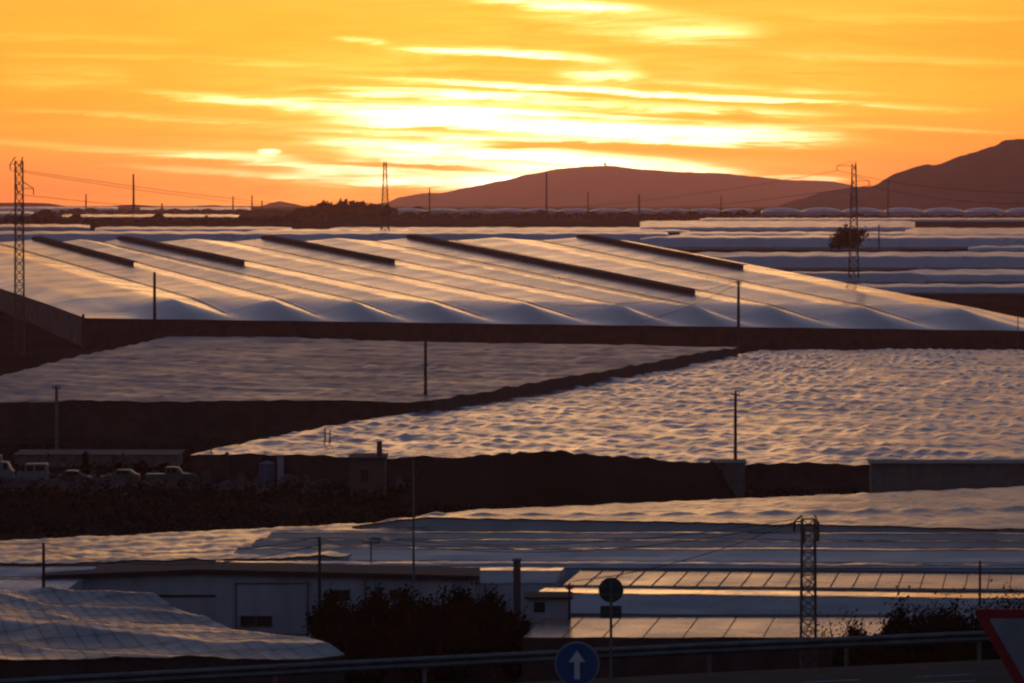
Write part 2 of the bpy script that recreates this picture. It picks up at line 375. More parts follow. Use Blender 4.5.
# ---- 1. the big multi-span greenhouse with the dark roof vents
def big_house():
    fx = [85, 190, 292, 375, 455, 550, 646, 722, 798, 892, 990, 1088]
    bx = [-125, -50, 30, 75, 115, 187, 258, 330, 403, 488, 573, 640]
    K = len(fx)-1
    def frow(x): return 318 + (x-85)/1000*13.5
    Yf, Yb = 800.0, 1110.0
    sub = 12
    def at(s, v):
        i = min(int(s), K-1); t = s - i
        a = P(lerp(fx[i], fx[i+1], t), frow(lerp(fx[i], fx[i+1], t)), Yf)
        b = P(lerp(bx[i], bx[i+1], t), 240.5 - 3.5*min(1, max(0, (lerp(bx[i], bx[i+1], t)+125)/765)), Yb)
        b.z -= 1.9
        return a.lerp(b, v)
    def prof(s):
        # ridges stand on whole numbers, gutters half way; the two outer edges are eaves
        d = abs(s - round(s))*2
        r = 1 - d
        if s < .5: r = tri(s*1.0) if s > 0 else 0
        if s < .5: r = s*2*.0 + 0
        if s > K-.5: r = 0
        r = max(0, r)
        return r
    def hh(s, v):
        d = v*310.0
        rr = prof(s)
        # round hipped front: gutters rise sooner than the ridges do
        hip = 1 - math.exp(-(d/ (9.0)))
        q = min(1, d/26.0); q = q*q*(3-2*q)
        back = min(1, (1-v)*310/8.0)
        fr = min(1, d/19.0); fr = math.sin(fr*math.pi/2); past = min(1, max(0, d-14)/30.0)
        sm = rr*rr*(3-2*rr)
        h = .25*hip + fr*lerp(2.7*rr**.9, .85*rr, past) + past*1.15 + .15*fr
        h = h*(.35+.65*back)
        h -= .05*math.sin(math.pi*abs(s-round(s))*2)          # film sagging between ridge and gutter
        h += .035*noise.noise((s*3, v*22, 1.0)) + .02*noise.noise((s*9, v*90, 4.0)) 
        e = min(1, min(s, K-s)/.35); h *= .15 + .85*e
        return h
    loc = P(85, 318, Yf); loc = (loc.x, loc.y, Gz(Yf))
    t = thing('greenhouse', 'huge multi-span greenhouse in the middle distance with dark vents along its ridges', 'greenhouse', loc, 'plastic greenhouses on the plain')
    m = MB(); nu = K*sub
    vs = [ (j/60)**1.0*.16 for j in range(61)] + [.16 + .84*j/170 for j in range(1, 171)]
    for v in vs:
        for i in range(nu+1):
            p = at(i/sub, v); m.v.append((p.x, p.y, p.z + hh(i/sub, v)))
    nv = len(vs)-1
    for j in range(nv):
        for i in range(nu):
            k = j*(nu+1)+i; m.f.append((k, k+1, k+nu+2, k+nu+1))
    V = m.v; m.build('plastic_roof', M['film'], t, smooth=True)
    w = MB(); skirt(w, [V[i] for i in range(nu+1)]); skirt(w, [V[j*(nu+1)+nu] for j in range(nv+1)]); skirt(w, [V[nv*(nu+1)+i] for i in range(nu, -1, -1)])
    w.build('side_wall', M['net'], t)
    w = MB(); skirt(w, [V[j*(nu+1)] for j in range(nv, -1, -1)]); w.build('side_wall', M['net_pale'], t)
    e = MB(); e.tube([Vector(V[i]) + Vector((0, -.15, -.1)) for i in range(0, nu+1, 4)], .16)
    e.build('eave_rail', M['wood'], t)
    e = MB(); e.tube([Vector(V[j*(nu+1)]) + Vector((-.1, 0, -.05)) for j in range(0, nv+1, 4)], .14); e.build('eave_rail', M['wood'], t)
    # corner post
    c = MB(); q = Vector(V[0]); c.bar(Vector((q.x-.3, q.y-.3, Gz(q.y)-.3)), q + Vector((-.3, -.3, .7)), .35, 4); c.build('corner_post', M['wood'], t)
    # wall posts
    for i in range(0, nu+1, 3):
        q = V[i]; pm = MB(); pm.bar((q[0], q[1]-.12, Gz(q[1])-.3), (q[0], q[1]-.12, q[2]), .09, 4); pm.build('wall_post', M['wood'], t)
    # gutters and seams
    for k in range(K-1):
        s = k + .5 if k else .5
        s = k + 1.5 if k < K-1 else s
        if s > K-.6: continue
        g = MB(); pts = []
        for j in range(0, 61):
            v = .05 + .94*j/60; p = at(s, v); pts.append(Vector((p.x, p.y, p.z + hh(s, v) + .06)))
        o = len(g.v); wd = .22
        for p in pts: g.v += [(p.x-wd, p.y, p.z+.03), (p.x-wd, p.y, p.z+.14), (p.x+wd, p.y, p.z+.14), (p.x+wd, p.y, p.z+.03)]
        for j in range(len(pts)-1):
            for a in range(4):
                g.f.append((o+4*j+a, o+4*j+(a+1) % 4, o+4*j+4+(a+1) % 4, o+4*j+4+a))
        g.build('gutter', M['film_dusty'], t)
    # open roof vents standing on every second ridge
    for (s, xe) in ((2, 136), (4, 246), (6, 396), (8, 698), (10, 742)):
        pts = []
        for j in range(0, 400):
            v = .985 - j/400*.98; p = at(s, v); z = p.z + hh(s, v)
            px = 512 + p.x/p.y*F
            if px > xe: break
            if j % 6 == 0: pts.append(Vector((p.x, p.y, z)))
        hv = .62
        n = MB(); n.add([], [])
        o = 0; wd = .35
        for p in pts: n.v += [(p.x-wd, p.y, p.z-.2), (p.x-wd, p.y, p.z+hv), (p.x+wd, p.y, p.z+hv+.12), (p.x+wd, p.y, p.z-.2)]
        for j in range(len(pts)-1):
            for a in range(4): n.f.append((4*j+a, 4*j+(a+1) % 4, 4*j+4+(a+1) % 4, 4*j+4+a))
        n.f += [(0, 1, 2, 3), tuple(4*(len(pts)-1)+a for a in (3, 2, 1, 0))]
        vo = n.build('roof_vent', M['vent'], t)
        fl = MB(); wa, wb = -.6, 1.3
        for p in pts: fl.v += [(p.x+wa, p.y, p.z+hv+.02), (p.x+wb, p.y, p.z+hv+.18), (p.x+wb, p.y, p.z+hv+.24), (p.x+wa, p.y, p.z+hv+.10)]
        for j in range(len(pts)-1):
            for a in range(4): fl.f.append((4*j+a, 4*j+(a+1) % 4, 4*j+4+(a+1) % 4, 4*j+4+a))
        fl.f += [(0, 1, 2, 3), tuple(4*(len(pts)-1)+a for a in (3, 2, 1, 0))]
        fl.build('vent_flap', M['vent'], vo)
    return t
big_house()

# ---- 2. dimpled flat-roof greenhouses (wire-held film on posts)
def dimple(A, su, sv, W, D, rough_amp=.12, seed=0.0, bow=0.0, jit=.6, fine=.16):
    def hf(u, v, p):
        # film pulled up on short posts and held down by wires: small tents, a little uneven, over slow folds
        a = u*W/su + jit*noise.noise((p.x*.05, p.y*.04, seed)); b = v*D/sv + jit*noise.noise((p.x*.06, p.y*.05, seed+6)) + .25*a
        i, j = math.floor(a), math.floor(b)
        k = .35 + 1.1*abs(noise.noise((p.x*.035, p.y*.02, seed+8)) + .25*noise.noise((i*.8, j*.9, seed+4)))
        h = A*k*1.25*tri(a)*tri(b) + A*.30*k*tri(b+.5)
        h += A*.65*tri(u*W/7.3 + .7*noise.noise((p.x*.03, p.y*.008, seed+12)))*(.5+.5*tri(v*D/17 + noise.noise((p.x*.05, p.y*.02, seed))))
        h += fine*tri(v*D/(sv*2.7) + .9*noise.noise((p.x*.03, p.y*.01, seed+2)) + u*W/26)
        h += rough_amp*(noise.noise((p.x*.10, p.y*.07, seed)) + .5*noise.noise((p.x*.35, p.y*.22, seed+2)))
        h += .05*A/.27*(1-2*abs(noise.noise((p.x*.55 + p.y*.05, p.y*.30, seed+20))))
        h += bow*(noise.noise((p.x*.02, p.y*.012, seed+7)))
        return h
    return hf
roof_house('greenhouse', 'wide rippled silvery greenhouse roof catching orange light, right of the middle',
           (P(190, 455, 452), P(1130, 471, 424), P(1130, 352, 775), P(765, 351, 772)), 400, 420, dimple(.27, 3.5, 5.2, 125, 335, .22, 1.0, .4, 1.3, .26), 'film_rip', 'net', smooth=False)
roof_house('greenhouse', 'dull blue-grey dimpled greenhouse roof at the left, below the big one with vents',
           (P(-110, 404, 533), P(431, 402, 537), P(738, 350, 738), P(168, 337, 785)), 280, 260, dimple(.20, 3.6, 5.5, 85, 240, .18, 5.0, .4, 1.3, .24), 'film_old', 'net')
# ---- 3. lower greenhouses
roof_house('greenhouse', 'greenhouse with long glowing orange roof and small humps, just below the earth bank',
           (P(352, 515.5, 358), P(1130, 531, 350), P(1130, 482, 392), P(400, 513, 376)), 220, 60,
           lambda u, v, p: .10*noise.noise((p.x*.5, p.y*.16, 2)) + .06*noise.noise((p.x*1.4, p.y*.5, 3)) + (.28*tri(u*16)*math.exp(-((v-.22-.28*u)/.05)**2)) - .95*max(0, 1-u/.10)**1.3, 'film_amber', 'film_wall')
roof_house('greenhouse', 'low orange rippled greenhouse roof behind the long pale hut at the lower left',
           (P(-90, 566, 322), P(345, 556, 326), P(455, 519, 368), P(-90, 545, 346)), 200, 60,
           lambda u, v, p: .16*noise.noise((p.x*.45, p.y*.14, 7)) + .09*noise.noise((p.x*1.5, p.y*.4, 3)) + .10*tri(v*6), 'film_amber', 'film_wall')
def near_h(u, v, p):
    c = v*3.1 + u*1.5 + .35*noise.noise((u*3, v*3, 1)); d = v*7.3 + u*3.6 + .5*noise.noise((u*4, v*4, 5))
    h = .85*(1-abs(math.sin(c*math.pi*.5)))*(.5+.5*u) + .30*(1-abs(math.sin(d*math.pi*.5)))
    return h + .22*noise.noise((p.x*.25, p.y*.10, 4)) + .05*noise.noise((p.x*1.6, p.y*.7, 4)) - max(0, u-.8)*.5 - .15
NR = roof_house('greenhouse', 'slumped grey plastic greenhouse under a net of wires at the lower left corner',
           (P(-80, 662, 250), P(345, 657, 253), P(128, 598, 292), P(-80, 591, 296)), 150, 90,
           lambda u, v, p: near_h(u, v, p), 'film_dusty', 'net')

def extrude_house(name, label, x0, x1, start_row, z0, segs, rm, wm='film_wall', yaw=0.0, wav=.04, wlen=.25, seed=0, bars=0, sag=0.0, xe=None, barr=.035):
    """long spans running across the view. segs: (row, slope in degrees, material key) measured at the middle of the frame, or ('drop', dY, dz)"""
    ty = math.tan(R(yaw))
    def solve(row, z):
        dz = -(row-341.5)/F; return (z - ZC)/((-sp_ + cp*dz)/(cp + sp_*dz))
    Y = solve(start_row, ZC+z0); z = ZC+z0
    prof = [(Y, z, None)]
    for s in segs:
        if s[0] == 'drop': Y += s[1]; z += s[2]; prof.append((Y, z, None))
        else:
            sl = math.tan(R(s[1])); dz = -(s[0]-341.5)/F; k = (-sp_ + cp*dz)/(cp + sp_*dz)
            d = (k*Y + ZC - z)/(sl - k); Y += d; z += sl*d; prof.append((Y, z, s[2]))
    Ym = prof[0][0]
    X0 = (x0-512)/F*Ym; X1 = (x1-512)/F*Ym
    loc = (X0, prof[0][0] + X0*ty, Gz(prof[0][0])); t = thing(name, label, 'greenhouse', loc, 'plastic greenhouses on the plain')
    nx = 140
    def pt(i, Yp, zp, j):
        X = lerp(X0, X1, i/nx) + (Yp-Ym)*.12
        return (X, Yp + X*ty, zp + wav*noise.noise((X*wlen, Yp*.5, seed)) + wav*.4*noise.noise((X*wlen*5, Yp, seed+3)) + sag*tri(i/nx*14)*(.2 if j == 0 else 1))
    groups = {}
    for j in range(len(prof)-1):
        a, b = prof[j], prof[j+1]; key = b[2] or rm
        g = groups.setdefault(key, MB()); n = 3; o = len(g.v)
        for q in range(n+1):
            for i in range(nx+1): g.v.append(pt(i, lerp(a[0], b[0], q/n), lerp(a[1], b[1], q/n), j))
        for q in range(n):
            for i in range(nx):
                k = o+q*(nx+1)+i; g.f.append((k, k+1, k+nx+2, k+nx+1))
    for key, g in groups.items(): g.build('plastic_roof' if key != 'panel' else 'roof_panels', M[key], t, smooth=False)
    w = MB(); skirt(w, [pt(i, prof[0][0], prof[0][1], 0) for i in range(nx+1)]); skirt(w, [pt(i, prof[-1][0], prof[-1][1], 9) for i in range(nx, -1, -1)])
    for i in (0, nx): skirt(w, [pt(i, lerp(a[0], b[0], q/3), lerp(a[1], b[1], q/3), 1) for a, b in zip(prof, prof[1:]) for q in range(3)] + [pt(i, prof[-1][0], prof[-1][1], 9)])
    w.build('side_wall', M[wm], t)
    for j in range(len(prof)):
        e = MB(); e.tube([Vector(pt(i, prof[j][0]-(.05 if j == 0 else 0), prof[j][1]+.03, j)) for i in range(0, nx+1, 5)], .03); e.build('ridge_rail' if j else 'eave_rail', M['wood'], t)
    if bars:
        for k in range(1, bars):
            i = nx*k/bars
            for a, b in zip(prof, prof[1:]):
                if b[2] == 'panel':
                    bm_ = MB(); bm_.bar(Vector(pt(i, a[0], a[1]+.03, 0)), Vector(pt(i + .2, b[0], b[1]+.03, 1)), barr); bm_.build('glazing_bar', M['wood'], t)
    return t
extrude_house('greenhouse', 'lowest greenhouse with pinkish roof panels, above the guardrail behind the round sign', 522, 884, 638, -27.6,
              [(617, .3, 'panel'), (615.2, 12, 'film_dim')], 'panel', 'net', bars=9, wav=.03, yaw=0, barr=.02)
extrude_house('greenhouse', 'greenhouse with smooth dark blue slope and thin glowing crest behind the lowest pinkish panels', 530, 1160, 613, -27.9,
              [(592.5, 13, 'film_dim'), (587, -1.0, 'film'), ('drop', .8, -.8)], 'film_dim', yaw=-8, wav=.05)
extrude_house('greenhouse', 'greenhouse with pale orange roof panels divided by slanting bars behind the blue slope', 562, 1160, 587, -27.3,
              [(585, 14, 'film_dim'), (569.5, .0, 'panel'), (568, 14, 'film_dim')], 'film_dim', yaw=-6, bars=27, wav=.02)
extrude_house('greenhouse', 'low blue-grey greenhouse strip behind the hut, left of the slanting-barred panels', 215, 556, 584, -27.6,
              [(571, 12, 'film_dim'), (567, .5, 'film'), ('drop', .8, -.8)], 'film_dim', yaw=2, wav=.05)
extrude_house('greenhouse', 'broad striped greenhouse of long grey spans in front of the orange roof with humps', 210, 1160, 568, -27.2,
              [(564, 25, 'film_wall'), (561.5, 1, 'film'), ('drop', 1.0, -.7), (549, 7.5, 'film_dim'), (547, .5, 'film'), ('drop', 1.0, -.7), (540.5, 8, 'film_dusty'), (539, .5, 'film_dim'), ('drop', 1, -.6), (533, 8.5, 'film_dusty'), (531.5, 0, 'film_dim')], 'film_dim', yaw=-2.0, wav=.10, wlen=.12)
extrude_house('greenhouse', 'small pinkish grey greenhouse roof at the left edge behind the slumped nearest roof', -90, 62, 592, -27.2,
              [(579, 4, 'film_dim'), (577, 1, 'film'), (566, 6.5, 'film_dim')], 'film_dim', yaw=0, wav=.08)

def net():
    t, V = NR; nu, nv = 150, 90
    for k in range(3, nu, 7):
        m = MB(); m.tube([Vector(V[j*(nu+1)+k]) + Vector((0, 0, .05)) for j in range(0, nv+1, 3)], .014, 3); m.build('holding_wire', M['wire'], t)
    for k in range(6, nv, 9):
        m = MB(); m.tube([Vector(V[k*(nu+1)+i]) + Vector((0, 0, .05)) for i in range(0, nu+1, 3)], .014, 3); m.build('holding_wire', M['wire'], t)
net()
# ---- 4. the far plain: rows of greenhouses up to the horizon
def far_house(label, x0, x1, rb, rf, base, rm='film', wm='film_wall', h=None, wav=.3, hump=0, humph=1.2, skew=0.0, tilt=0.0, gutter=False):
    Y = Yof(base, 0.0)
    zf = P(512, rf, Y).z - Gz(Y)
    # rear edge: the same roof height, or a gentle rise if the rows ask for it
    Yb = Yof(rb, zf + .0, lo=Y)
    Yb = max(Y + 12, min(Yb, Y*1.6))
    if hump: Yb = Y + 18; rb = None
    FL, FR = P(x0, rf, Y), P(x1, rf + tilt, Y)
    if hump: BL, BR = FL + Vector((0, 18, 0)), FR + Vector((0, 18, 0))
    else: BL, BR = P(x0+skew, rb, Yb), P(x1+skew, rb + tilt, Yb)
    W = (FR-FL).length; n = 280; Dep = (BL-FL).length
    per = max(1, hump)
    def hf(u, v, p):
        e = min(1, v*6)
        a = .15*wav*noise.noise((p.x*.05, p.y*.02, 1)) + .10*wav*noise.noise((p.x*.2, p.y*.05, 2))
        if hump:
            q = math.sqrt(max(0, 1-(2*((u*per) % 1)-1)**2)); a += humph*q*math.sin(math.pi*min(.55, .04+v*.55))
        else:
            d = v*Dep; a += (.22*tri(u*W/9.0)+.15*noise.noise((p.x*.12, d*.05, x1)))*min(1, d/9) + .25*wav*noise.noise((p.x*.02, 0, x0)) - .8*zf*max(0, 1-d/(2.4*zf)) - .35*(max(0, 1-u*W/7)**2 + max(0, 1-(1-u)*W/7)**2)
        return a
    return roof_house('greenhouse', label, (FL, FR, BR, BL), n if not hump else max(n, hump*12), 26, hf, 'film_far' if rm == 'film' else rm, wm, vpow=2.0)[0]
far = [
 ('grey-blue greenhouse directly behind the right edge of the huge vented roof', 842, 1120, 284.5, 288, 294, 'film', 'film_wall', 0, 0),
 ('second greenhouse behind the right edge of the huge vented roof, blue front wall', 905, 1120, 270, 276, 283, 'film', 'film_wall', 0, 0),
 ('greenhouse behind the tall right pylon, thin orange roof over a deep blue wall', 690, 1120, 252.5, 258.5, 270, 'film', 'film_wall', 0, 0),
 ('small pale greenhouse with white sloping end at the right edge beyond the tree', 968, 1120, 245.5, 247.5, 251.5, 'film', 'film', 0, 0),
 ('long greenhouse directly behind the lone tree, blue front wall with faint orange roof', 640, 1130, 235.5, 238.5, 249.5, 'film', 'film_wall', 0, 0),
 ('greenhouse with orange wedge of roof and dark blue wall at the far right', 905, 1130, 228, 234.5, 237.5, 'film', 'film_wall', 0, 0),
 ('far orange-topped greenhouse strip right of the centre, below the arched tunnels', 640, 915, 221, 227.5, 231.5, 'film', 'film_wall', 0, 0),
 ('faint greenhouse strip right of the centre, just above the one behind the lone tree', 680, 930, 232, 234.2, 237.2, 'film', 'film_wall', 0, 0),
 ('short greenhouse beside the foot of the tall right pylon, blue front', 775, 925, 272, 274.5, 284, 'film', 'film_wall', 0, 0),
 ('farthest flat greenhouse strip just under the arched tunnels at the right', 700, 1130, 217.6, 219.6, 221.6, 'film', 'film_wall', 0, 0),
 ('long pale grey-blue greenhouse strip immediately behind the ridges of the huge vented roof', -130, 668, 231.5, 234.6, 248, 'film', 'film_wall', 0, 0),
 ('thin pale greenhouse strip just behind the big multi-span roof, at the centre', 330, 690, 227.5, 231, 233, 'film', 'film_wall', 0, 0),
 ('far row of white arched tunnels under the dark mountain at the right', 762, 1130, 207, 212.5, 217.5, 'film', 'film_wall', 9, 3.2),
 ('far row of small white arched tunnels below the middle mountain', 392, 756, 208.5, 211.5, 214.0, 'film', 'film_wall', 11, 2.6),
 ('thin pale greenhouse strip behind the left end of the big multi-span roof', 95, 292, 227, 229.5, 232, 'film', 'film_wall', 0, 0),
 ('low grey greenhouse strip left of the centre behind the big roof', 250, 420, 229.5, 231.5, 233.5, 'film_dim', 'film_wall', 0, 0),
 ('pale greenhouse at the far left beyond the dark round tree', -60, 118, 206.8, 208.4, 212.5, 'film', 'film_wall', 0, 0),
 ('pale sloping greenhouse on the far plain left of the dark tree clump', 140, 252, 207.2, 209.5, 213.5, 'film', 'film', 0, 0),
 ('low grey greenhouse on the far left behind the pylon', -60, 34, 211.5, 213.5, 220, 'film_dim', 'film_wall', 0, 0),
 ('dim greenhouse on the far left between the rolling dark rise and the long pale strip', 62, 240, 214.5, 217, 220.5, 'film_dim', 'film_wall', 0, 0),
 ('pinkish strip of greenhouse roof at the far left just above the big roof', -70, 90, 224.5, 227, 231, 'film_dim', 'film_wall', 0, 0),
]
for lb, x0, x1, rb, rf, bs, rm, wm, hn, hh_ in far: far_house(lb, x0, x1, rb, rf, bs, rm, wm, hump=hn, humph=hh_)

# ================================================================== vegetation
def leafy(m, c, rx, ry, rz, n, ls, seed, clumps=14):
    rnd = random.Random(seed); cs = []
    for _ in range(clumps):
        a = rnd.uniform(0, 2*math.pi); e = rnd.uniform(-.8, 1); r = rnd.uniform(.3, .95)
        q = math.sqrt(max(0, 1-e*e))
        cs.append((c[0]+rx*r*q*math.cos(a), c[1]+ry*r*q*math.sin(a), c[2]+rz*r*e, rnd.uniform(.22, .42)))
    for _ in range(n):
        k = rnd.choice(cs)
        p = Vector((k[0]+rnd.gauss(0, rx*k[3]*.6), k[1]+rnd.gauss(0, ry*k[3]*.6), k[2]+rnd.gauss(0, rz*k[3]*.72)))
        d = Vector((rnd.gauss(0, 1), rnd.gauss(0, 1), rnd.gauss(0, 1))).normalized(); e = d.orthogonal().normalized(); f = d.cross(e)
        s = ls*rnd.uniform(.5, 1.4); o = len(m.v)
        m.v += [tuple(p-e*s), tuple(p+f*s*.5), tuple(p+e*s), tuple(p-f*s*.5)]; m.f.append((o, o+1, o+2, o+3))
def tree(name, label, px, rbase, rtop, wpx, Y=None, group='shrubs and trees', n=1500, ls=.22, cat='tree', leafm='leaf', trunk=.25, seed=0, fill=.62):
    if Y is None: Y = Yof(rbase)
    b = P(px, rbase, Y); b.z = Gz(Y) - .15; top = P(px, rtop, Y).z; H = top - b.z; w = wpx/2/F*Y
    t = thing(name, label, cat, tuple(b), group)
    rnd = random.Random(seed+5)
    tm = MB(); r0 = max(.05, H*.028)
    mid = b + Vector((rnd.uniform(-.1, .1)*w, 0, H*max(trunk, .15)))
    tm.bar(b, mid, r0, 7, r0*.75)
    for k in range(6):
        a = k*math.pi/3 + rnd.random(); e = mid + Vector((math.cos(a)*w*.6, math.sin(a)*w*.6, (top-mid.z)*rnd.uniform(.4, .8)))
        q = mid.lerp(e, .5) + Vector((0, 0, H*.05)); tm.bar(mid, q, r0*.5, 5, r0*.32); tm.bar(q, e, r0*.32, 5, r0*.1)
    tm.build('trunk', M['bark'], t)
    m = MB(); cz = lerp(b.z + H*trunk, top, .5); rz = (top - b.z - H*trunk)/2
    leafy(m, (b.x, b.y, cz), w*fill*1.25, w*fill*1.25, rz*.85, n, ls, seed, clumps=20)
    m.build('crown', M[leafm], t)
    return t
# dark trees in front of the signs
for i, (px, rt, w, Y, lb) in enumerate([
  (332, 588, 52, 285, 'dark bushy tree hiding the right part of the pale hut, leftmost of its clump'), (372, 579, 62, 282, 'tall dark bushy tree crowding the hut wall, right of the leftmost one'),
  (414, 586, 60, 279, 'broad dark tree in the middle of the clump beside the hut'), (456, 584, 52, 284, 'dark tree in front of the right end of the hut'),
  (494, 590, 50, 281, 'ragged dark tree beside the thick brick pillar'), (515, 606, 34, 276, 'small loose shrub at the right end of the dark clump'),
  (440, 612, 60, 268, 'low dark shrub in front of the clump near the guardrail'), (350, 618, 70, 266, 'low spreading shrub at the left foot of the dark clump')]):
    tree('bushy_tree', lb, px, 640, rt+6, w*1.25, Y, 'trees between the hut and the road', 12000, .15, seed=20+i, trunk=.0, fill=.55)
for i, (px, rt, w, lb) in enumerate([
  (892, 616, 26, 'small round dark shrub at the left end of the row near the warning sign'), (915, 608, 36, 'dark shrub beside the small round one, right of the pink roof panels'), (948, 606, 40, 'dark shrub under the thin right-hand pole'),
  (985, 597, 46, 'tall dark shrub left of the red-bordered sign'), (1020, 595, 44, 'dark shrub rising behind the red-bordered sign'), (857, 626, 30, 'low flat shrub at the foot of the sparse young tree')]):
    tree('shrub', lb, px, 640, rt, w*2.0, 262, 'shrubs behind the right part of the guardrail', 10000, .12, seed=50+i, trunk=.0, cat='shrub')
tree('young_tree', 'sparse young tree with thin open branches beside the near lattice tower', 838, 645, 596, 74, 264, None, 320, .10, seed=71, trunk=.2)
tree('tree', 'lone dark tree standing among the far greenhouses beside the tall right-hand pylon', 849, 252, 226, 44, None, None, 3500, .45, seed=81, trunk=.04)
for i, (px, rt, w, rb, lb) in enumerate([
   (44, 211, 26, 224, 'dark round tree on the far plain right of the left pylon'), (22, 217, 22, 224, 'low dark tree behind the left pylon'),
   (322, 203, 26, 219, 'dark reddish tree at the left end of the far clump'), (340, 200.5, 28, 219, 'dark reddish tree second from the left in the far clump'),
   (357, 201, 28, 219, 'dark reddish tree in the middle of the far clump'), (374, 204, 26, 219, 'dark reddish tree right of the middle of the far clump'), (388, 207, 20, 219, 'low dark reddish tree at the right end of the far clump'),
   (305, 207, 24, 219, 'low dark tree just left of the far clump'), (417, 207.5, 10, 213.5, 'tiny dark tree beside the far tunnels')]):
    tree('tree', lb, px, rb, rt, w, None, 'trees on the far plain', 900, 1.9 if rb < 222 else 1.2, seed=90+i, trunk=.02)
for i, (px, rt, w, rb, lb) in enumerate([
   (85, 451, 9, 482, 'narrow upright cypress among the parked vehicles'), (193, 452, 9, 476, 'narrow dark cypress at the left tip of the rippled roof'),
   (266, 455, 16, 484, 'spiky dark shrub above the blue water tank'), (140, 460, 16, 474, 'dark scrub behind the long pick-up'), (165, 462, 14, 474, 'dark scrub above the right end of the pick-up'), (120, 462, 12, 474, 'dark scrub left of the pick-up')]):
    tree('shrub', lb, px, rb, rt, w, None, 'shrubs in the vehicle yard', 700, .25, seed=120+i, trunk=.04, cat='shrub')
# hedge lines seen as reddish bands across the far plain
def belt(px0, px1, row, h, n, ls, name, label, wob=6, seed=1):
    rnd = random.Random(seed); m = MB()
    for _ in range(n):
        px = rnd.uniform(px0, px1); rr = row + rnd.uniform(-.35, .6); Y = Yof(rr); p = P(px, rr, Y)
        hh = h*(.45 + .55*abs(noise.noise((px*.06, seed, 0)))*2)
        p.z = Gz(Y) + rnd.random()*hh
        d = Vector((rnd.gauss(0, 1), rnd.gauss(0, 1), rnd.gauss(0, 1))).normalized(); e = d.orthogonal().normalized(); f = d.cross(e); s = ls*rnd.uniform(.5, 1.4)
        o = len(m.v); m.v += [tuple(p-e*s), tuple(p+f*s*.6), tuple(p+e*s), tuple(p-f*s*.6)]; m.f.append((o, o+1, o+2, o+3))
    tag(m.build(name, M['leaf']), label, 'vegetation', kind='stuff')
belt(385, 760, 219, 4.5, 12000, 1.3, 'hedgerow', 'dark reddish belt of scrub below the far tunnels in the middle', seed=2)
belt(60, 300, 213.8, 4.5, 6000, 1.2, 'hedgerow', 'dark rolling belt of scrub on the far left plain', seed=3)
belt(640, 1100, 219.3, 3, 7000, 1.1, 'hedgerow', 'dark strip of scrub below the arched tunnels at the right', seed=4)
belt(-60, 300, 222.5, 3.5, 5000, 1.3, 'hedgerow', 'dark strip of scrub behind the left end of the big roof', seed=5)
# scrub on the bank between the yard and the lower greenhouses
def scrub(name, label, n, xr, yr, ls, hmax, leafm, seed, dens=.25):
    rnd = random.Random(seed); m = MB(); k = 0
    while k < n:
        Y = rnd.uniform(*yr); x = rnd.uniform(*xr)*Y/400
        if noise.noise((x*.12, Y*.09, seed)) < dens - .35 + rnd.uniform(-.15, .15): continue
        hh = hmax*(.3 + .7*rnd.random()); k += 1; cx, cy, cz = x, Y, Gz(Y)
        for _ in range(14):
            p = Vector((cx + rnd.gauss(0, .7), cy + rnd.gauss(0, .7), cz + rnd.uniform(-.2, hh)))
            d = Vector((rnd.gauss(0, 1), rnd.gauss(0, 1), rnd.gauss(0, 1))).normalized(); e = d.orthogonal().normalized(); f = d.cross(e); s = ls*rnd.uniform(.5, 1.4)
            o = len(m.v); m.v += [tuple(p-e*s), tuple(p+f*s*.5), tuple(p+e*s), tuple(p-f*s*.5)]; m.f.append((o, o+1, o+2, o+3))
    tag(m.build(name, M[leafm]), label, 'vegetation', kind='stuff')
scrub('scrub', 'dry scrub and weeds covering the dark bank in the middle', 2600, (-60, 52), (392, 442), .22, .9, 'leaf_dry', 3)
scrub('scrub', 'dark low scrub on the bank and yard edge', 1600, (-60, 60), (386, 520), .25, 1.0, 'leaf', 6)
M['leaf_pale'] = mat('leaf_pale', (.10, .085, .065), .9, (.06, .05, .04), .7, spec=0)
scrub('scrub', 'paler tufts of dry grass on the dark bank below the earth mound', 800, (-40, 24), (394, 425), .15, .7, 'leaf_pale', 13)
scrub('scrub', 'dark scrub on the slope just beyond the guardrail', 2600, (-80, 80), (200, 248), .22, 1.7, 'leaf', 9, dens=.05)

# ================================================================== berm with dark netting in front of the rippled roof
def berm():
    m = MB(); n = 90; r = 8
    for j in range(r+1):
        s = j/r
        for i in range(n+1):
            px = 395 + (745-395)*i/n
            crest = 462 - 11*math.exp(-((px-545)/90.0)**2) + 1.2*noise.noise((px*.06, 0, 2)) + .5*noise.noise((px*.3, 0, 5))
            p = P(px, crest, 419); gz = Gz(419) - .5; H = (p.z-gz)*min(1, min(i, n-i)/8)
            y = 419 - 5 + 10*s; prof = math.sin(math.pi*s)**.7 if 0 < s < 1 else 0
            m.v.append((p.x, y, gz + H*prof*(1 + .06*noise.noise((px*.1, s*3, 1)))))
    for j in range(r):
        for i in range(n):
            k = j*(n+1)+i; m.f.append((k, k+1, k+n+2, k+n+1))
    tag(m.build('earth_bank', M['soil'], smooth=True), kind='structure')
berm()
for i, (px, rt, w, lb) in enumerate([(548, 444, 9, 'twisted dark shrub sticking up at the top of the earth bank'), (575, 449, 14, 'small shrub on the earth bank right of the twisted one'), (510, 448, 22, 'low shrub on the crest of the earth bank'), (960, 462, 60, 'dark shrub against the grey wall below the rippled roof at the right')]):
    tree('shrub', lb, px, 462, rt, w, 418, 'shrubs on the earth bank', 420, .16, seed=140+i, trunk=.02, cat='shrub')

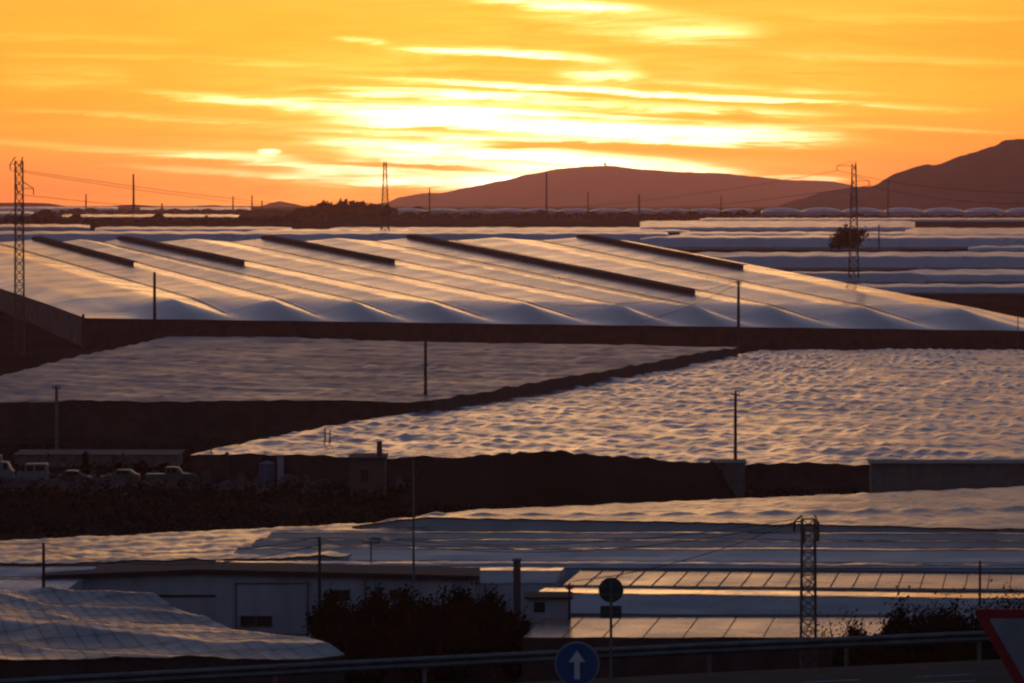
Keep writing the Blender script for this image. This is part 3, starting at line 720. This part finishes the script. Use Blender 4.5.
# ================================================================== hut and small buildings
def wall_box(m, a, b, z0, z1, th=.25):
    a, b = Vector(a), Vector(b); c = (a+b)/2; d = b-a
    m.box((c.x, c.y, (z0+z1)/2), (d.length, th, z1-z0), math.atan2(d.y, d.x))
def hut():
    Y = 306.0; A = P(48, 600, Y); B = P(474, 600, Y); g = Gz(Y) - .3
    t = thing('farm_building', 'long low pale farm building with a dark shallow roof at the lower left', 'building', (A.x, Y, Gz(Y)))
    eL, eM, eR = P(48, 579.5, Y).z, P(200, 573.5, Y).z, P(474, 580, Y).z
    xm = P(200, 570, Y).x; D = 6.0
    w = MB(); w.poly([(A.x, g), (B.x, g), (B.x, eR), (xm, eM), (A.x, eL)], Y, Y + D); w.build('wall', M['plaster'], t)
    r = MB(); th = .34
    r.poly([(A.x-.4, eL), (xm, eM+.003), (B.x+.4, eR), (B.x+.4, eR+th), (xm, eM+th), (A.x-.4, eL+th)], Y-.45, Y+D+.45); r.build('roof', M['roofing'], t)
    p0, p1 = P(237, 590, Y), P(307, 590, Y)
    q = MB(); q.box(((p0.x+p1.x)/2, Y-.05, (P(0, 584, Y).z + P(0, 634, Y).z)/2), (p1.x-p0.x, .10, P(0, 584, Y).z - P(0, 634, Y).z)); q.build('sliding_door', M['plaster'], t, bevel=.02)
    q = MB()
    for x in (p0.x-.06, p1.x+.06): q.box((x, Y-.08, (P(0, 584, Y).z + P(0, 634, Y).z)/2), (.08, .16, P(0, 584, Y).z - P(0, 634, Y).z))
    q.box(((p0.x+p1.x)/2, Y-.08, P(0, 583.3, Y).z), (p1.x-p0.x+.4, .18, .10)); q.build('door_rail', M['galv'], t)
    for (x0, x1, r0, r1, nm) in ((112, 216, 594.8, 597.2, 'wall_slot'), (241, 272, 616, 626, 'window'), (118, 139, 597.3, 602, 'window'), (330, 350, 590, 600, 'window'), (390, 408, 590, 600, 'window')):
        a = P(x0, r0, Y); b = P(x1, r1, Y); dy = -.12 if x0 == 241 else -.02
        q = MB(); q.box(((a.x+b.x)/2, Y+dy, (a.z+b.z)/2), (b.x-a.x, .05, a.z-b.z)); wn = q.build(nm, M['dark'], t)
        if nm == 'window':
            q = MB()
            for z in (a.z, b.z): q.box(((a.x+b.x)/2, Y+dy-.04, z), (b.x-a.x+.16, .09, .07))
            for x in (a.x, (a.x+b.x)/2, b.x): q.box((x, Y+dy-.045, (a.z+b.z)/2), (.07, .08, a.z-b.z-.08))
            q.build('frame', M['steel'], wn)
    q = MB(); q.bar((p1.x+4.2, Y-.12, g+.3), (p1.x+4.2, Y-.12, eR), .06, 8); q.build('downpipe', M['steel'], t)
hut()
def shed(name, label, x0, x1, rt, rb, Y, depth, wm, roofm, slope=.4, win=()):
    A = P(x0, rt, Y); B = P(x1, rt, Y); g = Gz(Y) - .3; t = thing(name, label, 'building', (A.x, Y, Gz(Y)))
    w = MB(); w.poly([(A.x, g), (B.x, g), (B.x, A.z-.12), (A.x, A.z-.12)], Y, Y+depth); w.build('wall', M[wm], t)
    r = MB(); o = [(A.x-.2, Y-.3, A.z-.12), (B.x+.2, Y-.3, A.z-.12), (B.x+.2, Y+depth+.3, A.z+slope), (A.x-.2, Y+depth+.3, A.z+slope)]
    r.add(o + [(x, y, z+.14) for x, y, z in o], [(0, 3, 2, 1), (4, 5, 6, 7), (0, 1, 5, 4), (1, 2, 6, 5), (2, 3, 7, 6), (3, 0, 4, 7)]); r.build('roof', M[roofm], t)
    for (a, b, r0, r1, nm) in win:
        p, q_ = P(a, r0, Y), P(b, r1, Y); m = MB(); m.box(((p.x+q_.x)/2, Y-.03, (p.z+q_.z)/2), (q_.x-p.x, .08, p.z-q_.z)); m.build(nm, M['dark'], t)
    return t
h1 = shed('farm_shed', 'dark square shed with a stub chimney beside the left tip of the rippled roof', 350, 385, 457.5, 492, 432, 5, 'plaster_dark', 'roofing', 0, ((361, 368, 470, 482, 'door'),))
q = MB(); c = P(379.5, 452, 434); q.box((c.x, c.y, c.z), (.55, .55, 2.2)); q.build('chimney', M['plaster_dark'], h1)
shed('farm_shed', 'small pale block hut at the foot of the pole below the rippled roof', 713, 745, 462.5, 492, 421, 3, 'concrete', 'concrete', 0, ((718, 722, 470, 487, 'door'),))
shed('storage_tunnel', 'long low pale plastic-walled shelter behind the parked vehicles', 15, 178, 454.5, 474, 478, 7, 'concrete', 'net_pale', 0)
shed('farm_shed', 'long grey block wall shed under the rippled roof at the far right edge', 872, 1110, 463, 486, 405, 3, 'concrete', 'concrete', 0)
shed('pump_house', 'small pale pump house between the dark clump and the blue slope', 527, 570, 597, 618, 284.2, 2.2, 'plaster', 'roofing', 0, ((534, 545, 602, 612, 'window'),))
# pale gate pillar by the water tank and a blue tank
t = thing('gate_pillar', 'pale upright pillar beside the blue water tank in the yard', 'pillar', tuple(on_ground(280.5, 484)))
Yp = Yof(484); a = P(277.5, 457, Yp); b = P(283.5, 484, Yp)
q = MB(); q.box(((a.x+b.x)/2, Yp, (a.z+b.z)/2), (b.x-a.x, .5, a.z-b.z)); q.build('shaft', M['plaster'], t); q = MB(); q.box(((a.x+b.x)/2, Yp, a.z+.07), (b.x-a.x+.2, .7, .14)); q.build('cap', M['concrete'], t)
Yp = Yof(484.5); a = P(259, 463, Yp); b = P(275, 484.5, Yp); rr = (b.x-a.x)/2
t = thing('water_tank', 'blue cylindrical water tank beside the pale pillar in the yard', 'tank', ((a.x+b.x)/2, Yp, Gz(Yp)))
q = MB(); q.bar(((a.x+b.x)/2, Yp, Gz(Yp)-.1), ((a.x+b.x)/2, Yp, a.z), rr, 24); q.build('tank_body', M['tarp_blue'], t, bevel=.05)
q = MB(); q.bar(((a.x+b.x)/2, Yp, a.z), ((a.x+b.x)/2, Yp, a.z+.2), rr*.92, 24, rr*.3); q.build('lid', M['tarp_blue'], t)
# thick brick pillar near the pump house
t = thing('brick_pillar', 'thick dark brick pillar standing right of the dark trees', 'pillar', (P(517, 600, 287).x, 287, Gz(287)))
a = P(513.3, 560.5, 287); b = P(520.7, 600, 287); q = MB(); q.box(((a.x+b.x)/2, 287, (a.z+Gz(287))/2), (b.x-a.x, .5, a.z-Gz(287))); q.build('shaft', M['plaster_dark'], t)
q = MB(); q.box(((a.x+b.x)/2, 287, a.z+.06), (b.x-a.x+.12, .62, .12)); q.build('cap', M['concrete'], t)

# ================================================================== vehicles in the yard
def vehicle(kind, label, px0, px1, rb, bodym, flip=False):
    Y = Yof(rb); A = P(px0, rb, Y); B = P(px1, rb, Y); g = Gz(Y); Lg = B.x - A.x
    t = thing(kind, label, {'box_truck': 'truck', 'parked_van': 'van', 'parked_car': 'car', 'pickup_truck': 'pickup'}[kind], ((A.x+B.x)/2, Y, g), 'vehicles parked in the yard')
    W = 1.75
    prof = {
     'parked_van': [(0, .35), (1, .35), (1, 1.0), (.97, 1.15), (.86, 1.3), (.76, 2.0), (.70, 2.12), (.03, 2.15), (0, 2.0)],
     'parked_car': [(0, .3), (1, .3), (1, .62), (.97, .78), (.74, .95), (.60, 1.38), (.50, 1.45), (.24, 1.42), (.10, 1.0), (.02, .95), (0, .7)],
     'box_truck': [(0, .5), (1, .5), (1, 1.3), (.96, 1.5), (.90, 2.25), (.80, 2.3), (.78, 2.3), (.78, 2.95), (0, 2.95)],
     'pickup_truck': [(0, .45), (1, .45), (1, .9), (.97, 1.02), (.74, 1.12), (.66, 1.72), (.58, 1.78), (.40, 1.76), (.38, 1.05), (0, 1.05)]}[kind]
    if flip: prof = [(1-a, b) for a, b in prof][::-1]
    b_ = MB(); b_.poly([(A.x+a*Lg, g+z) for a, z in prof], Y-W/2, Y+W/2); b_.build('body', M[bodym], t, bevel=.06)
    wins = {'parked_van': [(.72, .84, 1.35, 1.95), (.45, .66, 1.35, 1.95), (.08, .38, 1.4, 1.95)], 'parked_car': [(.50, .60, .98, 1.33), (.27, .47, .98, 1.33)],
            'box_truck': [(.83, .90, 1.5, 2.1)], 'pickup_truck': [(.52, .63, 1.15, 1.62), (.43, .50, 1.15, 1.62)]}[kind]
    for a0, a1, z0, z1 in wins:
        if flip: a0, a1 = 1-a1, 1-a0
        w = MB(); w.box((A.x+(a0+a1)/2*Lg, Y-W/2-.01, g+(z0+z1)/2), ((a1-a0)*Lg, .04, z1-z0)); w.build('window', M['glass'], t)
    for a in (.17, .82):
        for s in (-1, 1):
            w = MB(); w.bar((A.x+a*Lg, Y+s*(W/2-.12), g+.34), (A.x+a*Lg, Y+s*(W/2+.06), g+.34), .34, 16); wh = w.build('wheel', M['rubber'], t)
            r = MB(); r.bar((A.x+a*Lg, Y+s*(W/2+.06), g+.34), (A.x+a*Lg, Y+s*(W/2+.08), g+.34), .19, 12); r.build('rim', M['galv'], wh)
    e = (A.x + (0 if flip else 1)*Lg)
    for s in (-1, 1):
        l = MB(); l.box((e, Y+s*W*.36, g+.72), (.06, .3, .16)); l.build('headlight', M['sign_white'], t)
vehicle('box_truck', 'pale blue box truck at the left edge of the yard', -42, 14, 483, 'car_white')
vehicle('parked_van', 'pale van parked right of the box truck', 17, 48, 483.5, 'car_white', True)
vehicle('parked_car', 'small dark car parked right of the pale van', 58, 92, 484, 'car_dark')
vehicle('parked_car', 'greenish car beside the small dark one', 102, 140, 483, 'car_green', True)
vehicle('pickup_truck', 'long pale green pick-up truck parked right of the cars', 146, 196, 483.5, 'car_green')

# ================================================================== poles, pylons and wires
def pole(label, px, rt, Y, rw=.13, cross=0, zoff=0.0, mt='wood', group='wooden and concrete poles', name='utility_pole', cat='pole', ins=3, lean=0.0):
    top = P(px, rt, Y); b = Vector((top.x - lean, Y, Gz(Y)-.3))
    t = thing(name, label, cat, tuple(b), group)
    m = MB(); m.bar(b, top, rw*1.25, 8, rw*.85); m.build('shaft', M[mt], t)
    if cross:
        c = MB(); c.box((top.x, Y-.1, top.z-.35), (cross, .12, .12)); ca = c.build('crossarm', M['steel'], t)
        for k in range(ins):
            x = top.x + cross*(-.45 + .9*k/(max(1, ins-1)))
            i_ = MB(); i_.bar((x, Y-.1, top.z-.3), (x, Y-.1, top.z-.02), .05, 8, .035); i_.build('insulator', M['ceramic'], ca)
    return top
PT = {}
PT['a'] = pole('short thick pole at the front wall of the big multi-span greenhouse, left part', 154.5, 272, 792, .30)
PT['b'] = pole('pole with wires at the front wall of the big multi-span greenhouse, right part', 738.5, 281, 792, .28, 1.2)
PT['c'] = pole('pole standing at the junction of the dull blue roof and the rippled roof', 425.5, 340, 556, .22)
PT['d'] = pole('pole on the dark field left of the yard, below the dull blue roof', 56.5, 385, 488, .20, .9, mt='concrete')
PT['e'] = pole('pole rising behind the pale block hut at the edge of the rippled roof', 735.5, 391, 423.5, .16, .8)
PT['f'] = pole('very tall slender pole in the middle foreground behind the dark trees', 413.5, 460, 292, .085, 0, mt='concrete')
PT['g'] = pole('dark pole in front of the right half of the pale hut', 319.5, 537, 288, .12)
PT['h'] = pole('dark pole at the left end of the pale hut behind the slumped roof', 43.5, 543, 300, .12)
PT['i'] = pole('short pole with three insulators behind the hut roof near the tall slender pole', 371, 538, 322, .06, 1.3)
PT['j'] = pole('thin pole above the shrubs left of the red-bordered sign', 980, 561, 290, .09)
PT['k'] = pole('short post beside the small pump house, left of the round sign', 569.5, 583, 283, .10, .5)
for i, (px, rt, rb, w, lb) in enumerate([
    (133.5, 174, 217, .9, 'tallest thin mast on the far left skyline'), (86, 194, 217, .6, 'short thin mast on the skyline right of the left pylon'), (162, 203, 217, .7, 'short mast right of the tall skyline mast'),
    (233, 196, 214, .7, 'faint short mast above the far left tunnels'), (252, 195, 214, .7, 'faint mast left of the small cone hill'), (262, 200, 214, .7, 'faint short mast right beside the cone hill'),
    (429.5, 188, 218, .6, 'thin mast right of the lattice mast at the foot of the middle mountain'), (546.5, 173, 214, 1.0, 'tall mast in front of the left flank of the middle mountain'),
    (588, 192, 214, .7, 'mast in front of the middle mountain below its summit'), (639, 194, 219, .7, 'mast in front of the middle mountain right of the summit'), (721, 196, 215, .6, 'faint mast in front of the right shoulder of the middle mountain'),
    (888, 180, 219, .7, 'mast in front of the dark mountain right of the pylon'), (879, 225, 250, .25, 'thin pole among the far greenhouses right of the lone tree'), (1018, 316, 331, .12, 'short post at the right end of the big multi-span greenhouse')]):
    pole(lb, px, rt, 795 if px == 1018 else Yof(rb), w*.8, 0, mt='steel', group='masts on the far plain' if px != 1018 else None, name='mast', cat='mast')
# small posts in the yard
for i, (px, rt, rb, lb) in enumerate([
    (48, 452, 482, 'thin yard post between the pale van and the cypress'), (67, 456, 480, 'thin yard post above the small dark car'), (113, 454, 480, 'thin yard post left of the greenish car'), (123, 452, 478, 'thin yard post above the greenish car'),
    (199, 454, 482, 'thin yard post at the end of the pick-up'), (211, 448, 480, 'yard post beneath the left tip of the rippled roof'), (227, 452, 484, 'thick short yard post left of the water tank'), (237, 455, 484, 'thin yard post close left of the water tank'),
    (325, 428, 470, 'thin post in front of the rippled roof above the dark shed'), (330, 430, 470, 'thin post just right of another in front of the rippled roof'), (391, 456, 478, 'thin post right of the dark shed')]):
    pole(lb, px, rt, Yof(rb), .09 if px != 227 else .22, 0, group='posts in the vehicle yard', name='fence_post', cat='post')

def lattice(label, px, rt, Y, wb, wt, arms, mt, panels=12, name='pylon', th=.07, single=False, rbase=None):
    top = P(px, rt, Y); zb = Gz(Y)-.2; H = top.z - zb; cx = top.x
    t = thing(name, label, 'pylon', (cx, Y, zb+.2), 'lattice pylons')
    m = MB()
    def cor(f, k):
        w = lerp(wb, wt, f)/2; sx, sy = ((-1, -1), (1, -1), (1, 1), (-1, 1))[k % 4]
        return Vector((cx+sx*w, Y+sy*w, zb + f*H))
    for k in range(4): m.bar(cor(0, k), cor(1, k), th, 4)
    m.build('tower_legs', M[mt], t)
    m = MB()
    for j in range(panels):
        f0, f1 = j/panels, (j+1)/panels
        for k in range(4):
            m.bar(cor(f0, k), cor(f1, k+1), th*.55); m.bar(cor(f0, k+1), cor(f1, k), th*.55); m.bar(cor(f1, k), cor(f1, k+1), th*.55)
    m.build('bracing', M[mt], t)
    ends = []
    for (f, xl, xr) in arms:
        a = MB(); z = zb + f*H; w = lerp(wb, wt, f)/2
        for s, ln in ((-1, xl), (1, xr)):
            if ln <= 0: continue
            tip = Vector((cx + s*ln, Y, z))
            for dy in (-w, w): a.bar(Vector((cx+s*w, Y+dy, z+.0)), tip, th*.8); a.bar(Vector((cx+s*w, Y+dy, z+H*.035)), tip, th*.6)
            ends.append(tip)
        ar = a.build('crossarm', M[mt], t)
        for s, ln in ((-1, xl), (1, xr)):
            if ln <= 0: continue
            i_ = MB(); i_.bar((cx+s*ln, Y, z), (cx+s*ln, Y, z-1.1*min(1, H/20)), .10, 8); i_.build('insulator', M['ceramic'], ar)
    return ends
e1 = lattice('tall lattice pylon at the left edge against the orange sky', 19, 161, 772, 1.7, 1.35, ((.985, 1.6, .3), (.86, .3, 2.6), (.72, 2.4, .3)), 'steel_red', 22, th=.10)
e2 = lattice('tall lattice pylon on the right standing beside the lone tree', 854, 164, 1000, 2.3, .9, ((.985, 4.0, .3), (.86, .3, 3.6)), 'steel_red', 16, th=.095)
e3 = lattice('short dark lattice tower standing behind the guardrail at the lower right', 808.5, 519, 267, .98, .80, ((.985, .9, .6), (.93, .3, .6)), 'steel', 16, th=.06)
e4 = lattice('thin far lattice mast right of the reddish tree clump', 385, 162, 1500, 3.0, .9, (), 'steel_red', 16, th=.18)

def wire(label, a, b, sag, r=.03, n=16):
    a, b = Vector(a), Vector(b); pts = []
    for i in range(n+1):
        t = i/n; p = a.lerp(b, t); p.z -= sag*4*t*(1-t); pts.append(p)
    m = MB(); m.tube(pts, r, 3); o = m.build('overhead_wire', M['wire'], loc=tuple(a)); tag(o, label, 'wire', 'overhead wires')
tp = e3[0]
wire('wire running from the near lattice tower leftwards to the short post by the pump house', tp, PT['k'] + Vector((0, 0, .1)), .6)
wire('upper wire running from the near lattice tower leftwards over the striped roofs', tp + Vector((0, 0, .15)), P(371, 537.5, 322), 1.0)
wire('second wire from the near lattice tower to the insulator pole, below the upper one', tp + Vector((0, .4, -.1)), P(375, 541, 322), 1.3)
wire('wire from the insulator pole to the dark pole in front of the hut', P(371, 538.5, 322), PT['g'], .5)
wire('wire from the dark pole at the hut to the pole at the hut left end', PT['g'], PT['h'], .9)
wire('lower wire between the two poles of the hut', PT['g'] - Vector((0, 0, .5)), PT['h'] - Vector((0, 0, .5)), 1.2)
wire('wire leaving the pole at the hut left end towards the left edge', PT['h'], P(-80, 530, 300), .4)
wire('upper wire from the right pole of the big greenhouse leading left', PT['b'], P(560, 305, 796), 1.5, .05)
wire('lower wire from the right pole of the big greenhouse leading left', PT['b'] - Vector((0, 0, .5)), P(640, 322, 796), .6, .05)
for k, (e, sg) in enumerate(zip(e1, (9, 9, 9))):
    wire(['top', 'middle', 'lowest'][k] + ' long wire leaving the left pylon towards the right horizon', e - Vector((0, 0, 1.1)), P(560 + 80*k, 192 + 3*k, 2200), sg, .05, 30)
for k, e in enumerate((e2[0], e2[3])):
    wire(['upper', 'lower'][k] + ' long wire from the right pylon towards the left horizon', e - Vector((0, 0, 1.1)), P(420, 196 + 3*k, 2600), 8, .06, 30)
    wire(['upper', 'lower'][k] + ' long wire from the right pylon towards the right edge', e - Vector((0, 0, 1.1)), P(1180, 178 + 8*k, 900), 4, .05, 20)

# radar station on the summit
c = P(605, 164.6, 13500); t = thing('radio_station', 'tiny station with mast on the summit of the middle mountain', 'station', (c.x, 13500, c.z-2))
q = MB(); q.box((c.x, 13500, c.z+1), (10, 8, 6)); q.build('block', M['concrete'], t)
q = MB(); q.bar((c.x+3, 13500, c.z+3), (c.x+3, 13500, c.z+9), 1.6, 10, 1.2); q.build('mast', M['steel'], t)

# ================================================================== road, guardrail and signs
def road():
    g = Gz(100)
    def yat(row, h):
        dz = -(row-341.5)/F; return (g + h - ZC)/((-sp_ + cp*dz)/(cp + sp_*dz))
    ctl = []
    for px, row in ((-60, 682.5), (70, 675), (342, 660.5), (684, 643.5), (975, 631), (1090, 626.5)):
        Y = yat(row, .775); ctl.append(((px-512)/F*Y, Y))
    def yr(x):
        if x <= ctl[0][0]: return ctl[0][1] + (x-ctl[0][0])*.28
        for (xa, ya), (xb, yb) in zip(ctl, ctl[1:]):
            if x <= xb: return ya + (yb-ya)*(x-xa)/(xb-xa)
        return ctl[-1][1] + (x-ctl[-1][0])*.2
    n = 80; xs = [-60 + 120*i/n for i in range(n+1)]; m = MB()
    def yc(x): return yr(x) - .9
    for x in xs: m.v += [(x, yc(x)-9.5, g+.06), (x, yc(x)+.1, g+.06)]
    for i in range(n): m.f.append((2*i, 2*i+2, 2*i+3, 2*i+1))
    tag(m.build('road', M['asphalt']), kind='structure')
    p = MB()
    def strip(a, b, off, w):
        o = len(p.v); p.v.extend([(a, yc(a)-off-w, g+.066), (b, yc(b)-off-w, g+.066), (b, yc(b)-off, g+.066), (a, yc(a)-off, g+.066)]); p.f.append((o, o+1, o+2, o+3))
    for i in range(n): (strip(xs[i], xs[i+1], 3.1, .12) if i % 2 else None)
    x = -40.0
    while x < 50: strip(x, x+1.0, 4.6, .12); strip(x+1.0, x+2.0, 4.6, .12); x += 5
    tag(p.build('road_marking', M['paint']), kind='structure')
    xs2 = [-18 + 36*i/48 for i in range(49)]
    t = thing('guardrail', 'galvanised steel guardrail along the far edge of the road', 'guardrail', (0, yr(0), g))
    b = MB()
    prof = [(0, -.155), (-.045, -.13), (-.08, -.08), (-.045, -.03), (-.01, 0), (-.045, .03), (-.08, .08), (-.045, .13), (0, .155), (.01, .155), (-.03, .125), (-.06, .08), (.01, 0), (-.06, -.08), (-.03, -.125), (.01, -.155)]
    k = len(prof)
    for x in xs2:
        for dy, dz in prof: b.v.append((x, yr(x)+dy, g+.62+dz))
    for i in range(len(xs2)-1):
        for a in range(k): b.f.append((i*k+a, i*k+(a+1) % k, (i+1)*k+(a+1) % k, (i+1)*k+a))
    b.build('rail_beam', M['galv'], t)
    for i in range(1, 49, 5):
        x = xs2[i]; q = MB(); q.box((x, yr(x)+.10, g+.3), (.10, .12, .85)); po = q.build('post', M['galv'], t)
        q = MB(); q.bar((x, yr(x)+.0, g+.62), (x, yr(x)-.10, g+.62), .02, 6); q.build('bolt', M['steel'], po)
        q = MB(); q.box((x+.2, yr(x+.2)-.075, g+.70), (.34, .02, .07), math.atan2(yr(x+.4)-yr(x), .4)); q.build('splice_plate', M['steel'], t)
road()
# blue round arrow sign
def blue_sign():
    Y = 87.0; c = P(577, 664, Y); r = 22.5/F*Y
    t = thing('road_sign', 'round blue road sign with a white upward arrow and pale rim at the bottom edge', 'road sign', (c.x, Y, Gz(Y)))
    d = MB(); d.disc((c.x, Y, c.z), r, .02, 56); d.build('sign_rim', M['sign_grey'], t)
    d = MB(); d.disc((c.x, Y-.016, c.z), r*.93, .012, 56); pl = d.build('sign_plate', M['sign_blue'], t)
    s = r*.93; hw, sw = .34*s, .13*s
    pts = [(-sw, -.70*s), (sw, -.70*s), (sw, .12*s), (hw, -.02*s+.02), (hw*1.12, .12*s), (0, .66*s), (-hw*1.12, .12*s), (-hw, -.02*s+.02), (-sw, .12*s)]
    pts = [(-sw, -.72*s), (sw, -.72*s), (sw, .10*s), (hw*1.15, .10*s), (0, .66*s), (-hw*1.15, .10*s), (-sw, .10*s)]
    a = MB(); a.poly([(c.x+x, c.z+z) for x, z in pts], Y-.026, Y-.0225); a.build('arrow', M['sign_white'], pl)
    p = MB(); p.box((c.x, Y+.05, (c.z+Gz(Y))/2+.15), (.08, .04, c.z-Gz(Y)+.5)); p.build('post', M['galv'], t)
blue_sign()
def back_sign():
    Y = 110.6; c = P(611, 590, Y); r = 12.6/F*Y; b = P(611, 612, Y)
    t = thing('road_sign', 'round road sign seen from its dark back with a rectangular plate below it', 'road sign', (c.x, Y, Gz(Y)))
    d = MB(); d.disc((c.x, Y, c.z), r, .025, 48); d.build('sign_plate', M['sign_back'], t)
    d = MB(); w, h = 10.7/F*Y, 6.3/F*Y; d.box((c.x, Y, b.z), (2*w, .025, 2*h)); d.build('lower_plate', M['sign_back'], t, bevel=.01)
    p = MB(); p.box((c.x, Y-.045, (c.z+r*.8+Gz(Y))/2), (.07, .045, c.z+r*.8-Gz(Y))); p.build('post', M['galv'], t)
    for z in (c.z+r*.35, c.z-r*.35, b.z): q = MB(); q.box((c.x, Y-.03, z), (2*r*.8 if z != b.z else w*1.6, .02, .035)); q.build('bracket', M['steel'], t)
back_sign()
def yield_sign():
    Y = 46.0; a = P(973, 609.5, Y); L_ = 1.24; c = Vector((a.x + L_/2, Y, a.z))
    t = thing('warning_sign', 'large downward-pointing triangular sign with red border at the lower right corner', 'road sign', (c.x, Y, Gz(Y)))
    def trip(s, rad, cx, cz, n=6):
        # rounded downward triangle
        pts = []; Rr = s/math.sqrt(3) - 2*rad
        for ang in (150, 270, 30):
            ox, oz = cx + Rr*math.cos(R(ang)), cz + Rr*math.sin(R(ang))
            for k in range(n+1):
                t_ = R(ang - 60 + 120*k/n); pts.append((ox+rad*math.cos(t_), oz+rad*math.sin(t_)))
        return pts
    cz = a.z - L_/(2*math.sqrt(3)); cx = c.x
    m = MB(); m.poly(trip(L_+.02, .04, cx, cz), Y-.012, Y+.012); m.build('sign_plate', M['sign_red'], t)
    m = MB(); m.poly(trip(L_-.34, .02, cx, cz), Y-.019, Y-.0145); m.build('sign_face', M['sign_grey'], t)
    p = MB(); p.box((cx, Y+.06, (cz+Gz(Y))/2), (.09, .05, cz-Gz(Y)+.6)); p.build('post', M['galv'], t)
yield_sign()

# rubble and scrap lying about the yard
def rubble():
    rnd = random.Random(33); m = MB()
    for _ in range(420):
        px = rnd.uniform(-40, 420); rr = rnd.gauss(486, 4)
        if rr < 477 or rr > 505: continue
        Y = Yof(rr); p = P(px, rr, Y); z = Gz(Y); a, b, c = rnd.uniform(.2, 1.5), rnd.uniform(.2, .8), rnd.uniform(.1, .5) if rnd.random() < .85 else rnd.uniform(.7, 1.6)
        m.box((p.x, Y, z + c*.3), (a, b, c), rnd.uniform(0, 3), Matrix.Rotation(rnd.uniform(-.5, .5), 3, 'Y') @ Matrix.Rotation(rnd.uniform(0, 3), 3, 'Z'))
    tag(m.build('rubble', M['net_pale']), 'rubble and scrap scattered along the front of the vehicle yard', 'rubble', kind='stuff')
rubble()

# ================================================================== haze
def haze():
    x, y0, y1, z0, z1 = 8900, -395, 15600, -4.0, 172.0
    m = MB(); m.box((0, (y0+y1)/2, (z0+z1)/2), (2*x, y1-y0, z1-z0))
    mt = bpy.data.materials.new('haze'); mt.use_nodes = True; nt = mt.node_tree; nt.nodes.clear()
    v = nt.nodes.new('ShaderNodeVolumePrincipled'); o = nt.nodes.new('ShaderNodeOutputMaterial')
    v.inputs['Color'].default_value = (1.0, .58, .70, 1); v.inputs['Density'].default_value = HAZE_DENSITY; v.inputs['Anisotropy'].default_value = .85
    nt.links.new(v.outputs[0], o.inputs['Volume'])
    tag(m.build('haze', mt), 'thin warm evening haze over the plain', 'haze', kind='stuff')
haze()
for o in bpy.data.objects:
    if '_o' in o: del o['_o']
sc.render.engine = 'CYCLES'
sc.cycles.max_bounces = 5; sc.cycles.diffuse_bounces = 2; sc.cycles.glossy_bounces = 3; sc.cycles.volume_bounces = 1; sc.cycles.transparent_max_bounces = 4
sc.cycles.use_denoising = True; sc.cycles.pixel_filter_type = 'BLACKMAN_HARRIS'; sc.cycles.filter_width = 2.3
